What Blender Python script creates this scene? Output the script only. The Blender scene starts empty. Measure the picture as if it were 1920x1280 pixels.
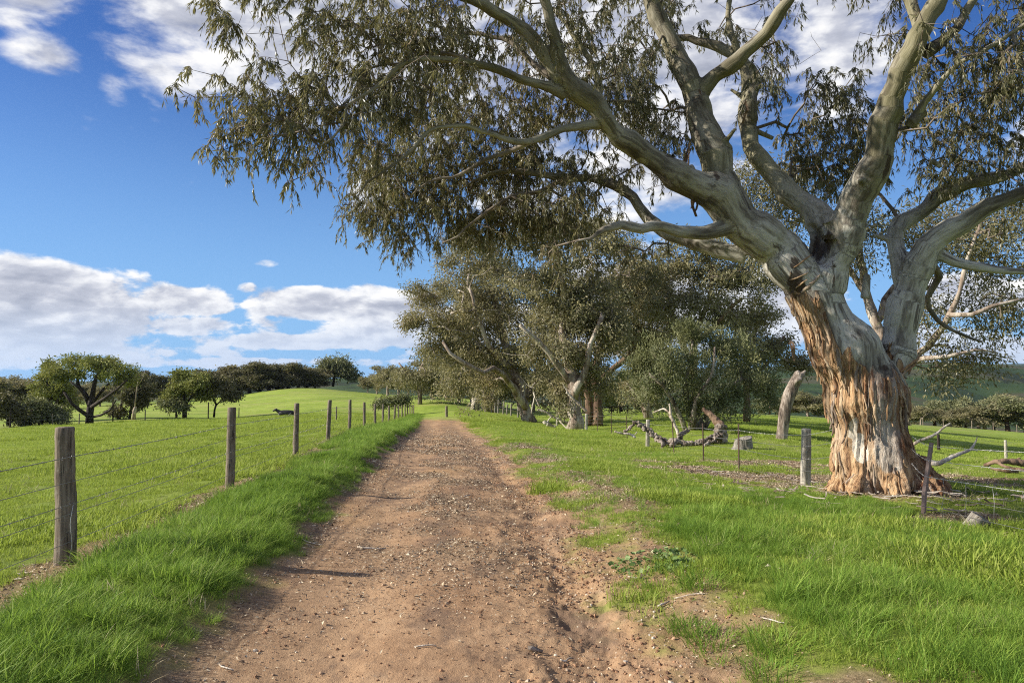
import bpy, math, random
import numpy as np
from mathutils import Vector, Matrix

# ------------------------------------------------------------------ camera, sky, sun, exposure
S = bpy.context.scene
COL = S.collection
FPX, CX, CY, HZ = 1400.0, 960.0, 640.0, 700.0      # focal length and frame of the photograph, in its pixels
PITCH = math.atan((HZ - CY) / FPX)
EYE = 1.7
cam_data = bpy.data.cameras.new('camera')
cam = bpy.data.objects.new('camera', cam_data)
COL.objects.link(cam)
cam.location = (0, 0, EYE)
cam.rotation_euler = (math.pi / 2 + PITCH, 0, 0)
cam_data.sensor_width = 36.0
cam_data.lens = 36.0 * FPX / 1920.0
cam_data.clip_start = 0.05
cam_data.clip_end = 20000
S.camera = cam

SUN_EL, SUN_AZ = math.radians(27), math.radians(-94)      # azimuth from +Y towards +X
SUND = np.array([math.cos(SUN_EL) * math.sin(SUN_AZ), math.cos(SUN_EL) * math.cos(SUN_AZ), math.sin(SUN_EL)])
sl = bpy.data.lights.new('sun', 'SUN')
sl.energy = 5.0
sl.angle = math.radians(0.53)
sl.color = (1.0, 0.93, 0.82)
so = bpy.data.objects.new('sun', sl)
COL.objects.link(so)
so.rotation_euler = Vector((-SUND[0], -SUND[1], -SUND[2])).to_track_quat('-Z', 'Y').to_euler()

S.view_settings.view_transform = 'Standard'
S.view_settings.look = 'None'
S.view_settings.exposure = 0.75
S.view_settings.gamma = 1.0
S.view_settings.use_curve_mapping = False
S.render.engine = 'CYCLES'
S.cycles.use_denoising = False
S.cycles.denoiser = 'OPENIMAGEDENOISE'
S.cycles.denoising_input_passes = 'RGB_ALBEDO_NORMAL'
S.cycles.denoising_prefilter = 'ACCURATE'
S.cycles.pixel_filter_type = 'BLACKMAN_HARRIS'
S.cycles.filter_width = 1.1
S.cycles.max_bounces = 8
S.cycles.diffuse_bounces = 5
S.cycles.glossy_bounces = 2
S.cycles.transmission_bounces = 3
S.cycles.transparent_max_bounces = 4
S.cycles.caustics_reflective = False
S.cycles.caustics_refractive = False

RNG = np.random.default_rng(7)
random.seed(7)


# ------------------------------------------------------------------ small node language
class NT:
    def __init__(self, tree):
        self.t = tree
        self.n = tree.nodes
        self.l = tree.links
        self.n.clear()

    def new(self, typ, **props):
        nd = self.n.new(typ)
        for k, v in props.items():
            setattr(nd, k, v)
        return nd

    def put(self, sock, v):
        if isinstance(v, bpy.types.NodeSocket):
            self.l.new(v, sock)
        elif v is not None:
            if sock.type == 'RGBA' and not isinstance(v, (int, float)) and len(v) == 3:
                v = (*v, 1)
            sock.default_value = v

    def m(self, op, a, b=None, c=None, clamp=False):
        nd = self.new('ShaderNodeMath', operation=op, use_clamp=clamp)
        for i, v in enumerate((a, b, c)):
            if v is not None:
                self.put(nd.inputs[i], v)
        return nd.outputs[0]

    def add(self, a, b): return self.m('ADD', a, b)
    def sub(self, a, b): return self.m('SUBTRACT', a, b)
    def mul(self, a, b): return self.m('MULTIPLY', a, b)

    def vm(self, op, a, b=None):
        nd = self.new('ShaderNodeVectorMath', operation=op)
        self.put(nd.inputs[0], a)
        if b is not None:
            self.put(nd.inputs[1], b)
        return nd.outputs['Value'] if op in ('DOT_PRODUCT', 'LENGTH') else nd.outputs[0]

    def noise(self, vec, scale, detail=4, rough=0.5, dist=0.0, col=False):
        nd = self.new('ShaderNodeTexNoise')
        if vec is not None:
            self.put(nd.inputs['Vector'], vec)
        self.put(nd.inputs['Scale'], scale)
        self.put(nd.inputs['Detail'], detail)
        self.put(nd.inputs['Roughness'], rough)
        self.put(nd.inputs['Distortion'], dist)
        return nd.outputs['Color'] if col else nd.outputs['Fac']

    def voro(self, vec, scale, feature='F1', out='Distance'):
        nd = self.new('ShaderNodeTexVoronoi', feature=feature)
        self.put(nd.inputs['Vector'], vec)
        self.put(nd.inputs['Scale'], scale)
        return nd.outputs[out]

    def step(self, v, a, b, lo=0.0, hi=1.0, smooth=True):
        nd = self.new('ShaderNodeMapRange', interpolation_type='SMOOTHSTEP' if smooth else 'LINEAR')
        nd.clamp = True
        for i, x in enumerate((v, a, b, lo, hi)):
            self.put(nd.inputs[i], x)
        return nd.outputs[0]

    def mix(self, f, a, b, mode='MIX'):
        nd = self.new('ShaderNodeMix', data_type='RGBA', blend_type=mode)
        self.put(nd.inputs[0], f)
        self.put(nd.inputs[6], a)
        self.put(nd.inputs[7], b)
        return nd.outputs[2]

    def ramp(self, f, stops):
        nd = self.new('ShaderNodeValToRGB')
        els = nd.color_ramp.elements
        while len(els) < len(stops):
            els.new(0.5)
        for e, (p, c) in zip(els, stops):
            e.position = p
            e.color = (*c, 1)
        self.put(nd.inputs[0], f)
        return nd.outputs[0]

    def attr(self, name, out='Fac'):
        return self.new('ShaderNodeAttribute', attribute_name=name).outputs[out]

    def pos(self):
        return self.new('ShaderNodeNewGeometry').outputs['Position']

    def scaled(self, vec, s):
        return self.vm('MULTIPLY', vec, s)

    def bump(self, h, strength=0.5, dist=0.02):
        nd = self.new('ShaderNodeBump')
        self.put(nd.inputs['Strength'], strength)
        self.put(nd.inputs['Distance'], dist)
        self.put(nd.inputs['Height'], h)
        return nd.outputs[0]

    def surface(self, col, rough=0.9, normal=None, spec=0.2, metal=0.0, transl=0.0, tcol=None):
        p = self.new('ShaderNodeBsdfPrincipled')
        self.put(p.inputs['Base Color'], col)
        self.put(p.inputs['Roughness'], rough)
        self.put(p.inputs['Specular IOR Level'], spec)
        self.put(p.inputs['Metallic'], metal)
        if normal is not None:
            self.put(p.inputs['Normal'], normal)
        out = self.new('ShaderNodeOutputMaterial')
        sh = p.outputs[0]
        if transl:
            tr = self.new('ShaderNodeBsdfTranslucent')
            self.put(tr.inputs[0], tcol if tcol is not None else col)
            mx = self.new('ShaderNodeMixShader')
            self.put(mx.inputs[0], transl)
            self.l.new(sh, mx.inputs[1])
            self.l.new(tr.outputs[0], mx.inputs[2])
            sh = mx.outputs[0]
        self.l.new(sh, out.inputs[0])


def material(name):
    mt = bpy.data.materials.new(name)
    mt.use_nodes = True
    return mt, NT(mt.node_tree)


def azel(px, py):
    b = (CY - py) / FPX
    a = (px - CX) / FPX
    y = math.cos(PITCH) - b * math.sin(PITCH)
    z = math.sin(PITCH) + b * math.cos(PITCH)
    return math.atan2(a, y), math.atan2(z, math.hypot(a, y))


# ------------------------------------------------------------------ sky: clear-air model with cumulus mixed in by direction
def build_world():
    w = bpy.data.worlds.new('World')
    S.world = w
    w.use_nodes = True
    n = NT(w.node_tree)
    sky = n.new('ShaderNodeTexSky', sky_type='NISHITA')
    sky.sun_disc = False
    sky.sun_elevation = SUN_EL
    sky.sun_rotation = SUN_AZ
    sky.altitude = 300
    sky.air_density = 1.0
    sky.dust_density = 0.6
    sky.ozone_density = 3.0
    d = n.vm('NORMALIZE', n.new('ShaderNodeTexCoord').outputs['Generated'])
    sx = n.new('ShaderNodeSeparateXYZ')
    n.put(sx.inputs[0], d)
    x, y, z = sx.outputs
    az = n.m('ARCTAN2', x, y)
    el = n.m('ARCSINE', z)
    skyc = n.new('ShaderNodeHueSaturation')
    n.put(skyc.inputs['Saturation'], 1.12)
    n.put(skyc.inputs['Value'], 1.0)
    n.put(skyc.inputs['Color'], sky.outputs[0])
    # cloud banks: centre and radii given as directions
    banks = [  # px, py, rx, ry(top), weight
        (80, 590, 290, 92, .95), (-250, 560, 300, 120, 1.0), (335, 562, 110, 32, 0.85), (330, 612, 150, 22, .75), (625, 568, 160, 36, 1.0),
        (770, 575, 80, 30, 0.8),
        (150, 655, 420, 26, .66), (520, 640, 330, 18, .64), (300, 678, 640, 12, .64), (1100, 610, 640, 75, 0.62),
        (360, 30, 220, 130, 0.92), (650, 50, 260, 170, 1.0), (330, 110, 160, 60, .75), (480, 150, 90, 55, .72), (90, 100, 75, 42, .52), (215, 160, 40, 30, .45),
        (30, -20, 170, 50, 0.95), (500, -100, 420, 100, 1.0), (930, 60, 330, 200, 0.64), (1330, 110, 250, 190, .85),
        (1560, 90, 150, 130, .9), (700, 350, 60, 50, .6), (1120, 340, 260, 150, .62), (1180, 545, 160, 45, .8),
        (1480, 560, 110, 70, .85), (1830, 555, 110, 45, .8), (1880, 660, 120, 30, .7), (1700, 640, 200, 40, .65),
        (497, 494, 30, 12, .5), (465, 540, 25, 12, .5), (2200, 300, 300, 260, .9)]
    cov = None
    for px, py, rx, ry, wt in banks:
        a0, e0 = azel(px, py)
        da = rx / FPX * math.cos(a0) ** 2
        de = ry / FPX
        u = n.mul(n.sub(az, a0), 1 / da)
        v = n.mul(n.sub(el, e0), 1 / de)
        q = n.sub(1.0, n.add(n.mul(u, u), n.mul(v, v)))
        q = n.mul(n.m('MAXIMUM', q, -1.0), wt)
        q = n.add(q, (wt - 1) * 0.55)
        cov = q if cov is None else n.m('SMOOTH_MAX', cov, q, 0.25)
    # outside the picture the same broken cumulus goes on
    out = n.step(n.m('ABSOLUTE', az), 0.72, 1.0)
    out = n.m('MAXIMUM', out, n.step(el, 0.62, 0.85))
    gen = n.sub(n.mul(n.noise(d, 2.2, 2, .5), 3.0), 1.5)
    cov = n.add(n.mul(cov, n.sub(1.0, out)), n.mul(gen, out))
    # puffs: flatter towards the horizon, larger overhead
    flat = 2.3
    scl = 8.5
    vec = n.new('ShaderNodeCombineXYZ')
    n.put(vec.inputs[0], x); n.put(vec.inputs[1], y); n.put(vec.inputs[2], n.mul(z, flat))
    p0 = vec.outputs[0]
    warp = n.vm('MULTIPLY', n.vm('SUBTRACT', n.noise(p0, 5.0, 3, .5, col=True), (.5, .5, .5)), (.07, .07, .07))
    p1 = n.vm('ADD', p0, warp)
    lowb = n.step(el, .02, .26, .42, .12)
    fine1 = n.noise(p1, 24.0, 7, .58)
    n1 = n.add(n.mul(n.noise(p1, scl, 8, .56), n.sub(1.0, lowb)), n.mul(fine1, lowb))
    p2 = n.vm('ADD', p1, (-0.017, 0.0, 0.017))
    n2 = n.add(n.mul(n.noise(p2, scl, 6, .54), n.sub(1.0, lowb)), n.mul(n.noise(n.vm('ADD', p1, (-0.008, 0.0, 0.012)), 24.0, 6, .56), lowb))
    dens = n.add(n.mul(cov, 0.27), n.sub(n1, 0.475))
    mask = n.step(dens, n.step(el, .05, .3, 0.0, -.05), n.step(el, .05, .3, .075, .21))
    lit = n.add(0.70, n.mul(n.sub(n1, n2), 4.2))
    lit = n.sub(lit, n.step(dens, 0.07, 0.34, 0.0, n.step(el, .1, .3, .44, .36)))
    lit = n.m('MAXIMUM', n.m('MINIMUM', lit, 1.0), 0.0)
    cc = n.ramp(lit, [(0.0, (.36, .385, .47)), (.4, (.54, .56, .64)), (.75, (.86, .865, .89)), (1.0, (1.02, 1.0, .97))])
    hz = n.step(el, -0.02, 0.10)                       # farther clouds sit in bluer air
    cc = n.mix(hz, (.50, .60, .78), cc)
    cc = n.mix(n.step(el, 0.0, 0.09, .55, 0), cc, (.60, .70, .88))
    skyl = n.vm('MULTIPLY', skyc.outputs[0], (0.036, 0.048, 0.074))
    skyl = n.mix(n.step(el, -.02, .42, .86, 0), skyl, (.175, .345, .58))
    c = n.mix(n.mul(mask, .96), skyl, n.vm('MULTIPLY', cc, (.65, .65, .65)))
    c10 = n.vm('MULTIPLY', c, (10, 10, 10))
    bg = n.new('ShaderNodeBackground')
    n.put(bg.inputs[0], c10)
    n.put(bg.inputs[1], 0.1)
    o = n.new('ShaderNodeOutputWorld')
    n.l.new(bg.outputs[0], o.inputs[0])
    w.cycles.sampling_method = 'MANUAL'
    w.cycles.sample_map_resolution = 512


build_world()


# ------------------------------------------------------------------ object helpers
def mesh_np(name, verts, faces, mat, smooth=True, attrs=None, mat_idx=None):
    """faces: list of (n x k) integer arrays."""
    me = bpy.data.meshes.new(name)
    verts = np.asarray(verts, dtype=np.float32)
    faces = [np.asarray(f, dtype=np.int32) for f in faces if len(f)]
    nl = sum(f.size for f in faces)
    nf = sum(len(f) for f in faces)
    me.vertices.add(len(verts))
    me.vertices.foreach_set('co', verts.ravel())
    me.loops.add(nl)
    me.loops.foreach_set('vertex_index', np.concatenate([f.ravel() for f in faces]))
    me.polygons.add(nf)
    sizes = np.concatenate([np.full(len(f), f.shape[1], dtype=np.int32) for f in faces])
    starts = np.concatenate([[0], np.cumsum(sizes)[:-1]]).astype(np.int32)
    me.polygons.foreach_set('loop_start', starts)
    me.polygons.foreach_set('use_smooth', np.full(nf, smooth, dtype=bool))
    if isinstance(mat, (list, tuple)):
        for k in mat:
            me.materials.append(k)
        if mat_idx is not None:
            me.polygons.foreach_set('material_index', np.asarray(mat_idx, dtype=np.int32))
    elif mat is not None:
        me.materials.append(mat)
    for k, (dom, typ, arr) in (attrs or {}).items():
        at = me.attributes.new(k, typ, dom)
        at.data.foreach_set('vector' if typ == 'FLOAT_VECTOR' else 'value', np.asarray(arr, dtype=np.float32).ravel())
    me.update(calc_edges=True)
    me.validate(verbose=False)
    return me


def link(name, me, parent=None, loc=None, kind=None):
    o = bpy.data.objects.new(name, me)
    COL.objects.link(o)
    if parent is not None:
        o.parent = parent
    if loc is not None:
        o.location = loc
    if kind:
        o['kind'] = kind
    return o


def tag(o, label, cat, group=None):
    o['label'] = label
    o['category'] = cat
    if group:
        o['group'] = group
    return o


def thing(name, label, cat, loc, group=None):
    o = link(name, None, loc=loc)
    o.empty_display_size = 0.3
    return tag(o, label, cat, group)


def P(px, py, d):
    """The point at depth d (metres along +Y) seen at a pixel of the photograph."""
    b = (CY - py) / FPX
    a = (px - CX) / FPX
    y = math.cos(PITCH) - b * math.sin(PITCH)
    z = math.sin(PITCH) + b * math.cos(PITCH)
    return np.array([a / y * d, d, EYE + z / y * d])


# ------------------------------------------------------------------ numeric noise
def _h(ix, iy, seed):
    n = (ix.astype(np.int64) * 374761393 + iy.astype(np.int64) * 668265263 + seed * 1442695041) & 0x7fffffff
    n = ((n ^ (n >> 13)) * 1274126177) & 0x7fffffff
    n = n ^ (n >> 16)
    return (n & 0xffff) / 65535.0


def vnoise(x, y, seed=0):
    ix, iy = np.floor(x), np.floor(y)
    fx, fy = x - ix, y - iy
    fx = fx * fx * fx * (fx * (fx * 6 - 15) + 10)
    fy = fy * fy * fy * (fy * (fy * 6 - 15) + 10)
    a, b = _h(ix, iy, seed), _h(ix + 1, iy, seed)
    c, d = _h(ix, iy + 1, seed), _h(ix + 1, iy + 1, seed)
    return (a + (b - a) * fx) * (1 - fy) + (c + (d - c) * fx) * fy


def fbm(x, y, seed=0, octs=4, gain=0.5):
    s, a, t = 0.0, 1.0, 0.0
    for k in range(octs):
        s = s + a * vnoise(x * 2 ** k + 17.3 * k, y * 2 ** k - 9.1 * k, seed + k)
        t += a
        a *= gain
    return s / t


def sst(x, a, b):
    t = np.clip((x - a) / (b - a), 0, 1)
    return t * t * (3 - 2 * t)
# ------------------------------------------------------------------ terrain
_ctl = [  # (photo column, photo row of the ground there, distance)
    (122, 1058, 6.8), (431, 917, 11.6), (555, 858, 16.8), (617, 824, 22.7), (656, 808, 28), (684, 804, 33.3),
    (703, 800, 38.6), (718, 797, 44), (738, 790, 54.6), (750, 785, 65), (775, 777, 92),
    (830, 786, 60), (850, 770, 80), (850, 756, 110), (850, 745, 180), (850, 760, 300),
    (1504, 917, 14.4), (1212, 838, 31), (1099, 808, 50), (1040, 797, 62), (950, 779, 100), (1000, 768, 140), (1000, 765, 260),
    (1400, 842, 27), (1462, 822, 34), (1300, 803, 38), (1200, 775, 90), (1300, 775, 90), (1450, 790, 70), (1200, 770, 180),
    (1722, 962, 10.4), (1920, 1010, 8.3), (1880, 862, 44), (1720, 800, 90), (1900, 810, 110), (1900, 842, 60), (1720, 845, 38),
    (1800, 808, 150), (1560, 790, 150), (1700, 870, 400), (1400, 850, 400), (1920, 880, 400), (1100, 800, 400),
    (1750, 683, 950), (1750, 730, 800), (1750, 785, 650), (1500, 691, 1000), (1500, 722, 800), (1500, 790, 600), (1920, 696, 950),
    (1920, 740, 800), (1620, 685, 980), (1350, 712, 1000), (1200, 735, 1000), (1750, 730, 1600), (1400, 740, 1600),
    (1850, 686, 3200), (1920, 684, 3200), (1600, 690, 3200), (1200, 700, 3200), (660, 714, 3200), (0, 716, 3200), (300, 716, 3200),
    (168, 793, 85), (0, 802, 80), (345, 784, 90), (250, 788, 86), (410, 783, 92), (70, 797, 82), (0, 860, 26), (200, 850, 26), (380, 815, 42),
    (120, 815, 55), (450, 795, 60),
    (535, 779, 85), (560, 727, 170), (500, 733, 165), (450, 745, 150), (300, 753, 160), (670, 735, 165), (740, 747, 140), (620, 752, 115),
    (180, 765, 150), (0, 765, 200), (560, 752, 260), (450, 760, 260), (700, 755, 260), (660, 708, 620), (560, 722, 700), (750, 716, 650),
    (200, 724, 700), (0, 724, 800),
    (-400, 1058, 6.8), (2300, 1058, 6.8), (960, 1280, 4.1), (300, 1280, 4.1), (1600, 1280, 4.1), (960, 1040, 7.0), (960, 2090, 1.7)]


def _dirz(py):
    b = (CY - np.asarray(py, float)) / FPX
    return (math.sin(PITCH) + b * math.cos(PITCH)) / (math.cos(PITCH) - b * math.sin(PITCH))


_c = np.array(_ctl, float)
_t = (_c[:, 0] - CX) / FPX
_L = np.log(_c[:, 2])
_e = (EYE + _dirz(_c[:, 1]) * _c[:, 2]) / _c[:, 2]
_ST = 2.2


def _phi(dt, dl):
    return np.sqrt((dt * _ST) ** 2 + dl ** 2 + 0.10 ** 2)


_A = _phi(_t[:, None] - _t[None], _L[:, None] - _L[None]) + np.eye(len(_t)) * 0.004
_w = np.linalg.solve(np.block([[_A, np.ones((len(_t), 1))], [np.ones((1, len(_t))), np.zeros((1, 1))]]), np.append(_e, 0))


def base_g(x, y):
    x = np.asarray(x, float); y = np.asarray(y, float)
    r = np.hypot(x, y)
    az = np.arctan2(x, y)
    azc = np.clip(az, -0.78, 0.78)
    d = np.maximum(r * np.cos(azc), 0.5)
    t, l = np.tan(azc), np.log(d)
    e = np.full(x.shape, _w[-1])
    for k in range(len(_t)):
        e = e + _w[k] * _phi(t - _t[k], l - _L[k])
    fade = 1 - sst(np.abs(az), 0.85, 1.7)
    return e * d * fade * sst(d, 1.0, 4.0)


_RY = np.array([-30, 0, 4.1, 6.1, 8, 10.7, 16.2, 23, 35, 48, 62, 80])
_RL = np.array([-2.2, -2.18, -2.1, -2.12, -2.3, -2.62, -3.1, -3.65, -4.7, -6.1, -7.6, -9.4])
_RR = np.array([1.6, 1.6, 1.5, 1.28, 1.14, 1.0, 0.55, -0.05, -1.2, -2.6, -4.0, -5.7])


def road_edges(y):
    return np.interp(y, _RY, _RL), np.interp(y, _RY, _RR)


def fence_l(y):
    return np.interp(y, [0, 6.8, 11.6, 16.8, 22.7, 28, 33.3, 92], [-3.8, -4.02, -4.35, -4.84, -5.56, -6.08, -6.56, -12.1])


def fence_r(y):
    return np.interp(y, [0, 31, 50, 62, 100, 140], [5.64, 5.6, 4.96, 3.54, -.7, -5.0])


TREE_XY = np.array([6.15, 12.3])


def masks(x, y):
    """road 0..1, bare soil 0..1, leaf litter 0..1"""
    xl, xr = road_edges(y)
    nz = fbm(x * 1.3, y * 0.9, 11, 4) - 0.5
    nf = fbm(x * 5, y * 5, 21, 3) - 0.5
    wl = 0.75 * nz + 0.35 * nf
    wr = 1.9 * nz + 0.8 * nf
    inl = sst(x - xl + wl, -0.22, 0.22)
    inr = sst(xr - x + wr, -0.55, 0.45)
    end = 1 - sst(y + 4 * nz, 60, 64)
    road = inl * inr * end
    # worn ground beside the right edge
    nb = fbm(x * 0.8 + 5, y * 0.55, 31, 4)
    side = sst(xr + 1.35 - x + 2.2 * (nb - 0.5), 0.0, 1.1) * sst(x - xr, -0.5, 0.2) * (1 - sst(y, 24, 34)) * sst(nb + 0.5 * nf, 0.40, 0.60)
    fl = np.abs(x - fence_l(y) - 0.12 + 0.5 * (fbm(x * .3, y * 0.6, 41, 3) - .5))
    fbare = sst(0.42 - fl + 0.5 * nf + 0.35 * (fbm(x * 0.7, y * 0.35, 43, 2) - .5), 0.1, 0.34) * (1 - sst(y, 30, 40))
    def patch(px, py, d, rx, ry, sd):
        c = P(px, py, d)
        q = ((x - c[0]) / rx) ** 2 + ((y - c[1]) / ry) ** 2
        return sst(1 - q + 2.2 * (fbm(x * 1.6, y * 1.6, sd, 3) - 0.5), 0.1, 0.6)
    pt = np.maximum.reduce([patch(545, 895, 13.6, .75, 1.6, 51), patch(600, 860, 17.5, .5, 1.6, 52), patch(1400, 893, 16.5, 1.6, 1.6, 53), patch(1300, 880, 18, 1.3, 1.6, 54),
                            patch(1480, 908, 14.8, 1.2, .9, 55), patch(1430, 870, 21, 2.2, 1.7, 56), patch(1850, 905, 16.5, 2.0, 2.6, 57),
                            patch(1560, 895, 16, 1.6, 3.2, 58), patch(1830, 985, 9.8, 1.0, .7, 59), patch(1240, 868, 20.5, .9, 1.0, 60)])
    tr = np.hypot(x - TREE_XY[0], y - TREE_XY[1])
    pt = np.maximum(pt, 1 - sst(tr + 0.5 * nf, 1.0, 1.5))
    bare = np.maximum.reduce([road, 0.92 * side, 0.85 * fbare, 0.9 * pt])
    s = (x - xl) / (xr - xl)
    mulch = road * np.exp(-((s - .42) / .26) ** 2) * sst(y, 6.0, 8.5) * (1 - sst(y, 15, 20)) * sst(fbm(x * 1.1, y * .8, 241, 4), .30, .52)
    mulch = np.maximum(mulch, road * np.exp(-((s - .02) / .12) ** 2) * .8 * sst(fbm(x * 1.6, y * 1.1, 243, 3), .35, .6))
    litter = np.maximum.reduce([pt * 0.9, fbare * .7, side * .8, mulch * .95])
    return road, np.clip(bare, 0, 1), np.clip(litter, 0, 1)


def local_g(x, y):
    xl, xr = road_edges(y)
    near = 1 - sst(np.hypot(x, y), 50, 75)
    wdt = xr - xl
    s = (x - xl) / wdt
    ins = sst(x - xl, -0.35, 0.25) * sst(xr - x, -0.5, 0.3)
    g = -0.13 * ins
    g = g - 0.05 * ins * (np.exp(-((s - 0.27) / .11) ** 2) + np.exp(-((s - 0.74) / .11) ** 2))
    bank = np.exp(-((x - (xl - 0.75)) / 0.55) ** 2)
    g = g + 0.07 * bank + 0.06 * np.exp(-((x - (xr + 1.3)) / 0.9) ** 2)
    g = g + (1 - ins) * (0.10 * (fbm(x * .5, y * .5, 3, 3) - .5) + 0.07 * (fbm(x * 1.7, y * 1.7, 5, 3) - .5))
    # washed-out channel on the right wheel line, and rough crumbly soil
    ch = x - (xl + wdt * 0.80) - 0.45 * (fbm(y * .45, y * 0 + 3, 8, 3) - .5)
    gul = np.exp(-(ch / 0.22) ** 2)
    rid = 1 - np.abs(2 * fbm(x * 3.2, y * 2.4, 71, 4) - 1)
    g = g + ins * (-0.055 * gul * (1 - sst(y, 18, 30)) + 0.028 * (fbm(x * 2.6, y * 1.2, 73, 3) - .5))
    rgh = 0.35 + 1.5 * np.exp(-(ch / 0.6) ** 2)
    rgh = rgh * (1 - .55 * np.exp(-((s - 0.24) / .10) ** 2))
    g = g + ins * rgh * (0.034 * (rid - 0.75) + 0.026 * (fbm(x * 11, y * 9, 75, 4, .6) - .5) + .012 * (fbm(x * 34, y * 30, 77, 2) - .5))
    tr = np.hypot(x - TREE_XY[0], y - TREE_XY[1])
    g = g + 0.16 * np.exp(-(tr / 1.5) ** 2)
    # far hillside undulation
    return g * near


def ground_z(x, y):
    x = np.asarray(x, float); y = np.asarray(y, float)
    r = np.hypot(x, y)
    z = base_g(x, y) + local_g(x, y)
    z = z + sst(r, 30, 120) * (1 - sst(r, 300, 700)) * 0.35 * (fbm(x * .03, y * .03, 91, 3) - .5) * np.clip(r / 100, 0, 1.5)
    z = z + sst(r, 500, 900) * 9.0 * (fbm(x * .004, y * .004, 95, 4) - .5)
    return z


def gz(x, y):
    return float(ground_z(np.array([x]), np.array([y]))[0])


def G(px, d, sink=0.0):
    """Ground point under a photo column at distance d."""
    x = (px - CX) / FPX / math.cos(PITCH) * d
    return np.array([x, d, gz(x, d) - sink])


def soil_and_pasture():
    mt, n = material('soil_and_pasture')
    p = n.pos()
    road, bare, lit = n.attr('road'), n.attr('bare'), n.attr('litter')
    # soil
    a = n.noise(p, 0.9, 5, .6)
    b = n.noise(p, 7, 6, .65)
    c = n.noise(p, 60, 4, .7)
    f = n.add(n.mul(a, .45), n.add(n.mul(b, .35), n.mul(c, .25)))
    soil = n.ramp(f, [(.34, (.14, .082, .046)), (.45, (.285, .172, .096)), (.55, (.385, .243, .138)), (.68, (.48, .33, .20))])
    ochre = n.step(n.noise(n.scaled(p, (.5, .22, 1)), 1.1, 3, .5), .50, .66)
    soil = n.mix(n.mul(ochre, .45), soil, (.46, .28, .125))
    rut = n.mul(n.attr('rut'), n.step(b, .36, .56, .35, .9))
    soil = n.mix(rut, soil, n.mix(c, (.36, .22, .12), (.58, .385, .22)))
    grit = n.voro(p, 75)
    soil = n.mix(n.step(grit, .0, .25, .55, 0), soil, n.ramp(n.noise(p, 140, 2), [(.35, (.10, .06, .04)), (.6, (.5, .4, .29))]))
    dark = n.mul(n.step(n.noise(n.scaled(p, (1, .5, 1)), 1.9, 6, .7), .47, .63), .72)
    soil = n.mix(dark, soil, (.155, .105, .074))
    leafy = n.ramp(n.noise(p, 38, 4, .7), [(.34, (.06, .04, .028)), (.48, (.17, .115, .072)), (.60, (.36, .27, .17))])
    soil = n.mix(n.mul(lit, .8), soil, leafy)
    # pasture seen as colour between the grass blades and beyond them
    g1 = n.noise(p, .10, 4, .55)
    g2 = n.noise(p, .8, 5, .6)
    g3 = n.noise(p, 9, 5, .7)
    gf = n.add(n.mul(g1, .35), n.add(n.mul(g2, .30), n.mul(g3, .35)))
    far = n.attr('far')
    grass = n.ramp(gf, [(.36, (.115, .17, .022)), (.48, (.205, .275, .036)), (.56, (.265, .34, .052)), (.66, (.33, .38, .09))])
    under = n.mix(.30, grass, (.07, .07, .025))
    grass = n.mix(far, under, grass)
    dry = n.step(n.noise(n.scaled(p, (.12, .3, 1)), .7, 5, .65), .48, .64)
    grass = n.mix(n.mul(dry, n.mul(far, .55)), grass, (.32, .30, .11))
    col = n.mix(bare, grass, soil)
    # distant hill country: pasture in patches, ploughed strips, timbered folds
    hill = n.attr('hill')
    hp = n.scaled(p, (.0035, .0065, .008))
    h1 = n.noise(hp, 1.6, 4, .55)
    hc = n.ramp(h1, [(.38, (.018, .032, .013)), (.45, (.030, .055, .018)), (.52, (.046, .074, .022)), (.57, (.075, .066, .038)), (.64, (.040, .064, .020)), (.7, (.085, .078, .046))])  # hill colours kept dark, cloud shadow is painted into them
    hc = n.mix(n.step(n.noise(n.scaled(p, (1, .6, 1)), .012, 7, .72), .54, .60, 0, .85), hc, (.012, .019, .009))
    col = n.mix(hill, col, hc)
    h = n.add(n.mul(n.noise(p, 26, 6, .7), .6), n.mul(n.noise(p, 110, 3, .7), .35))
    bmp = n.bump(h, .75, .03)
    n.surface(col, .95, bmp, .12)
    return mt


M_GROUND = soil_and_pasture()


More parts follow.
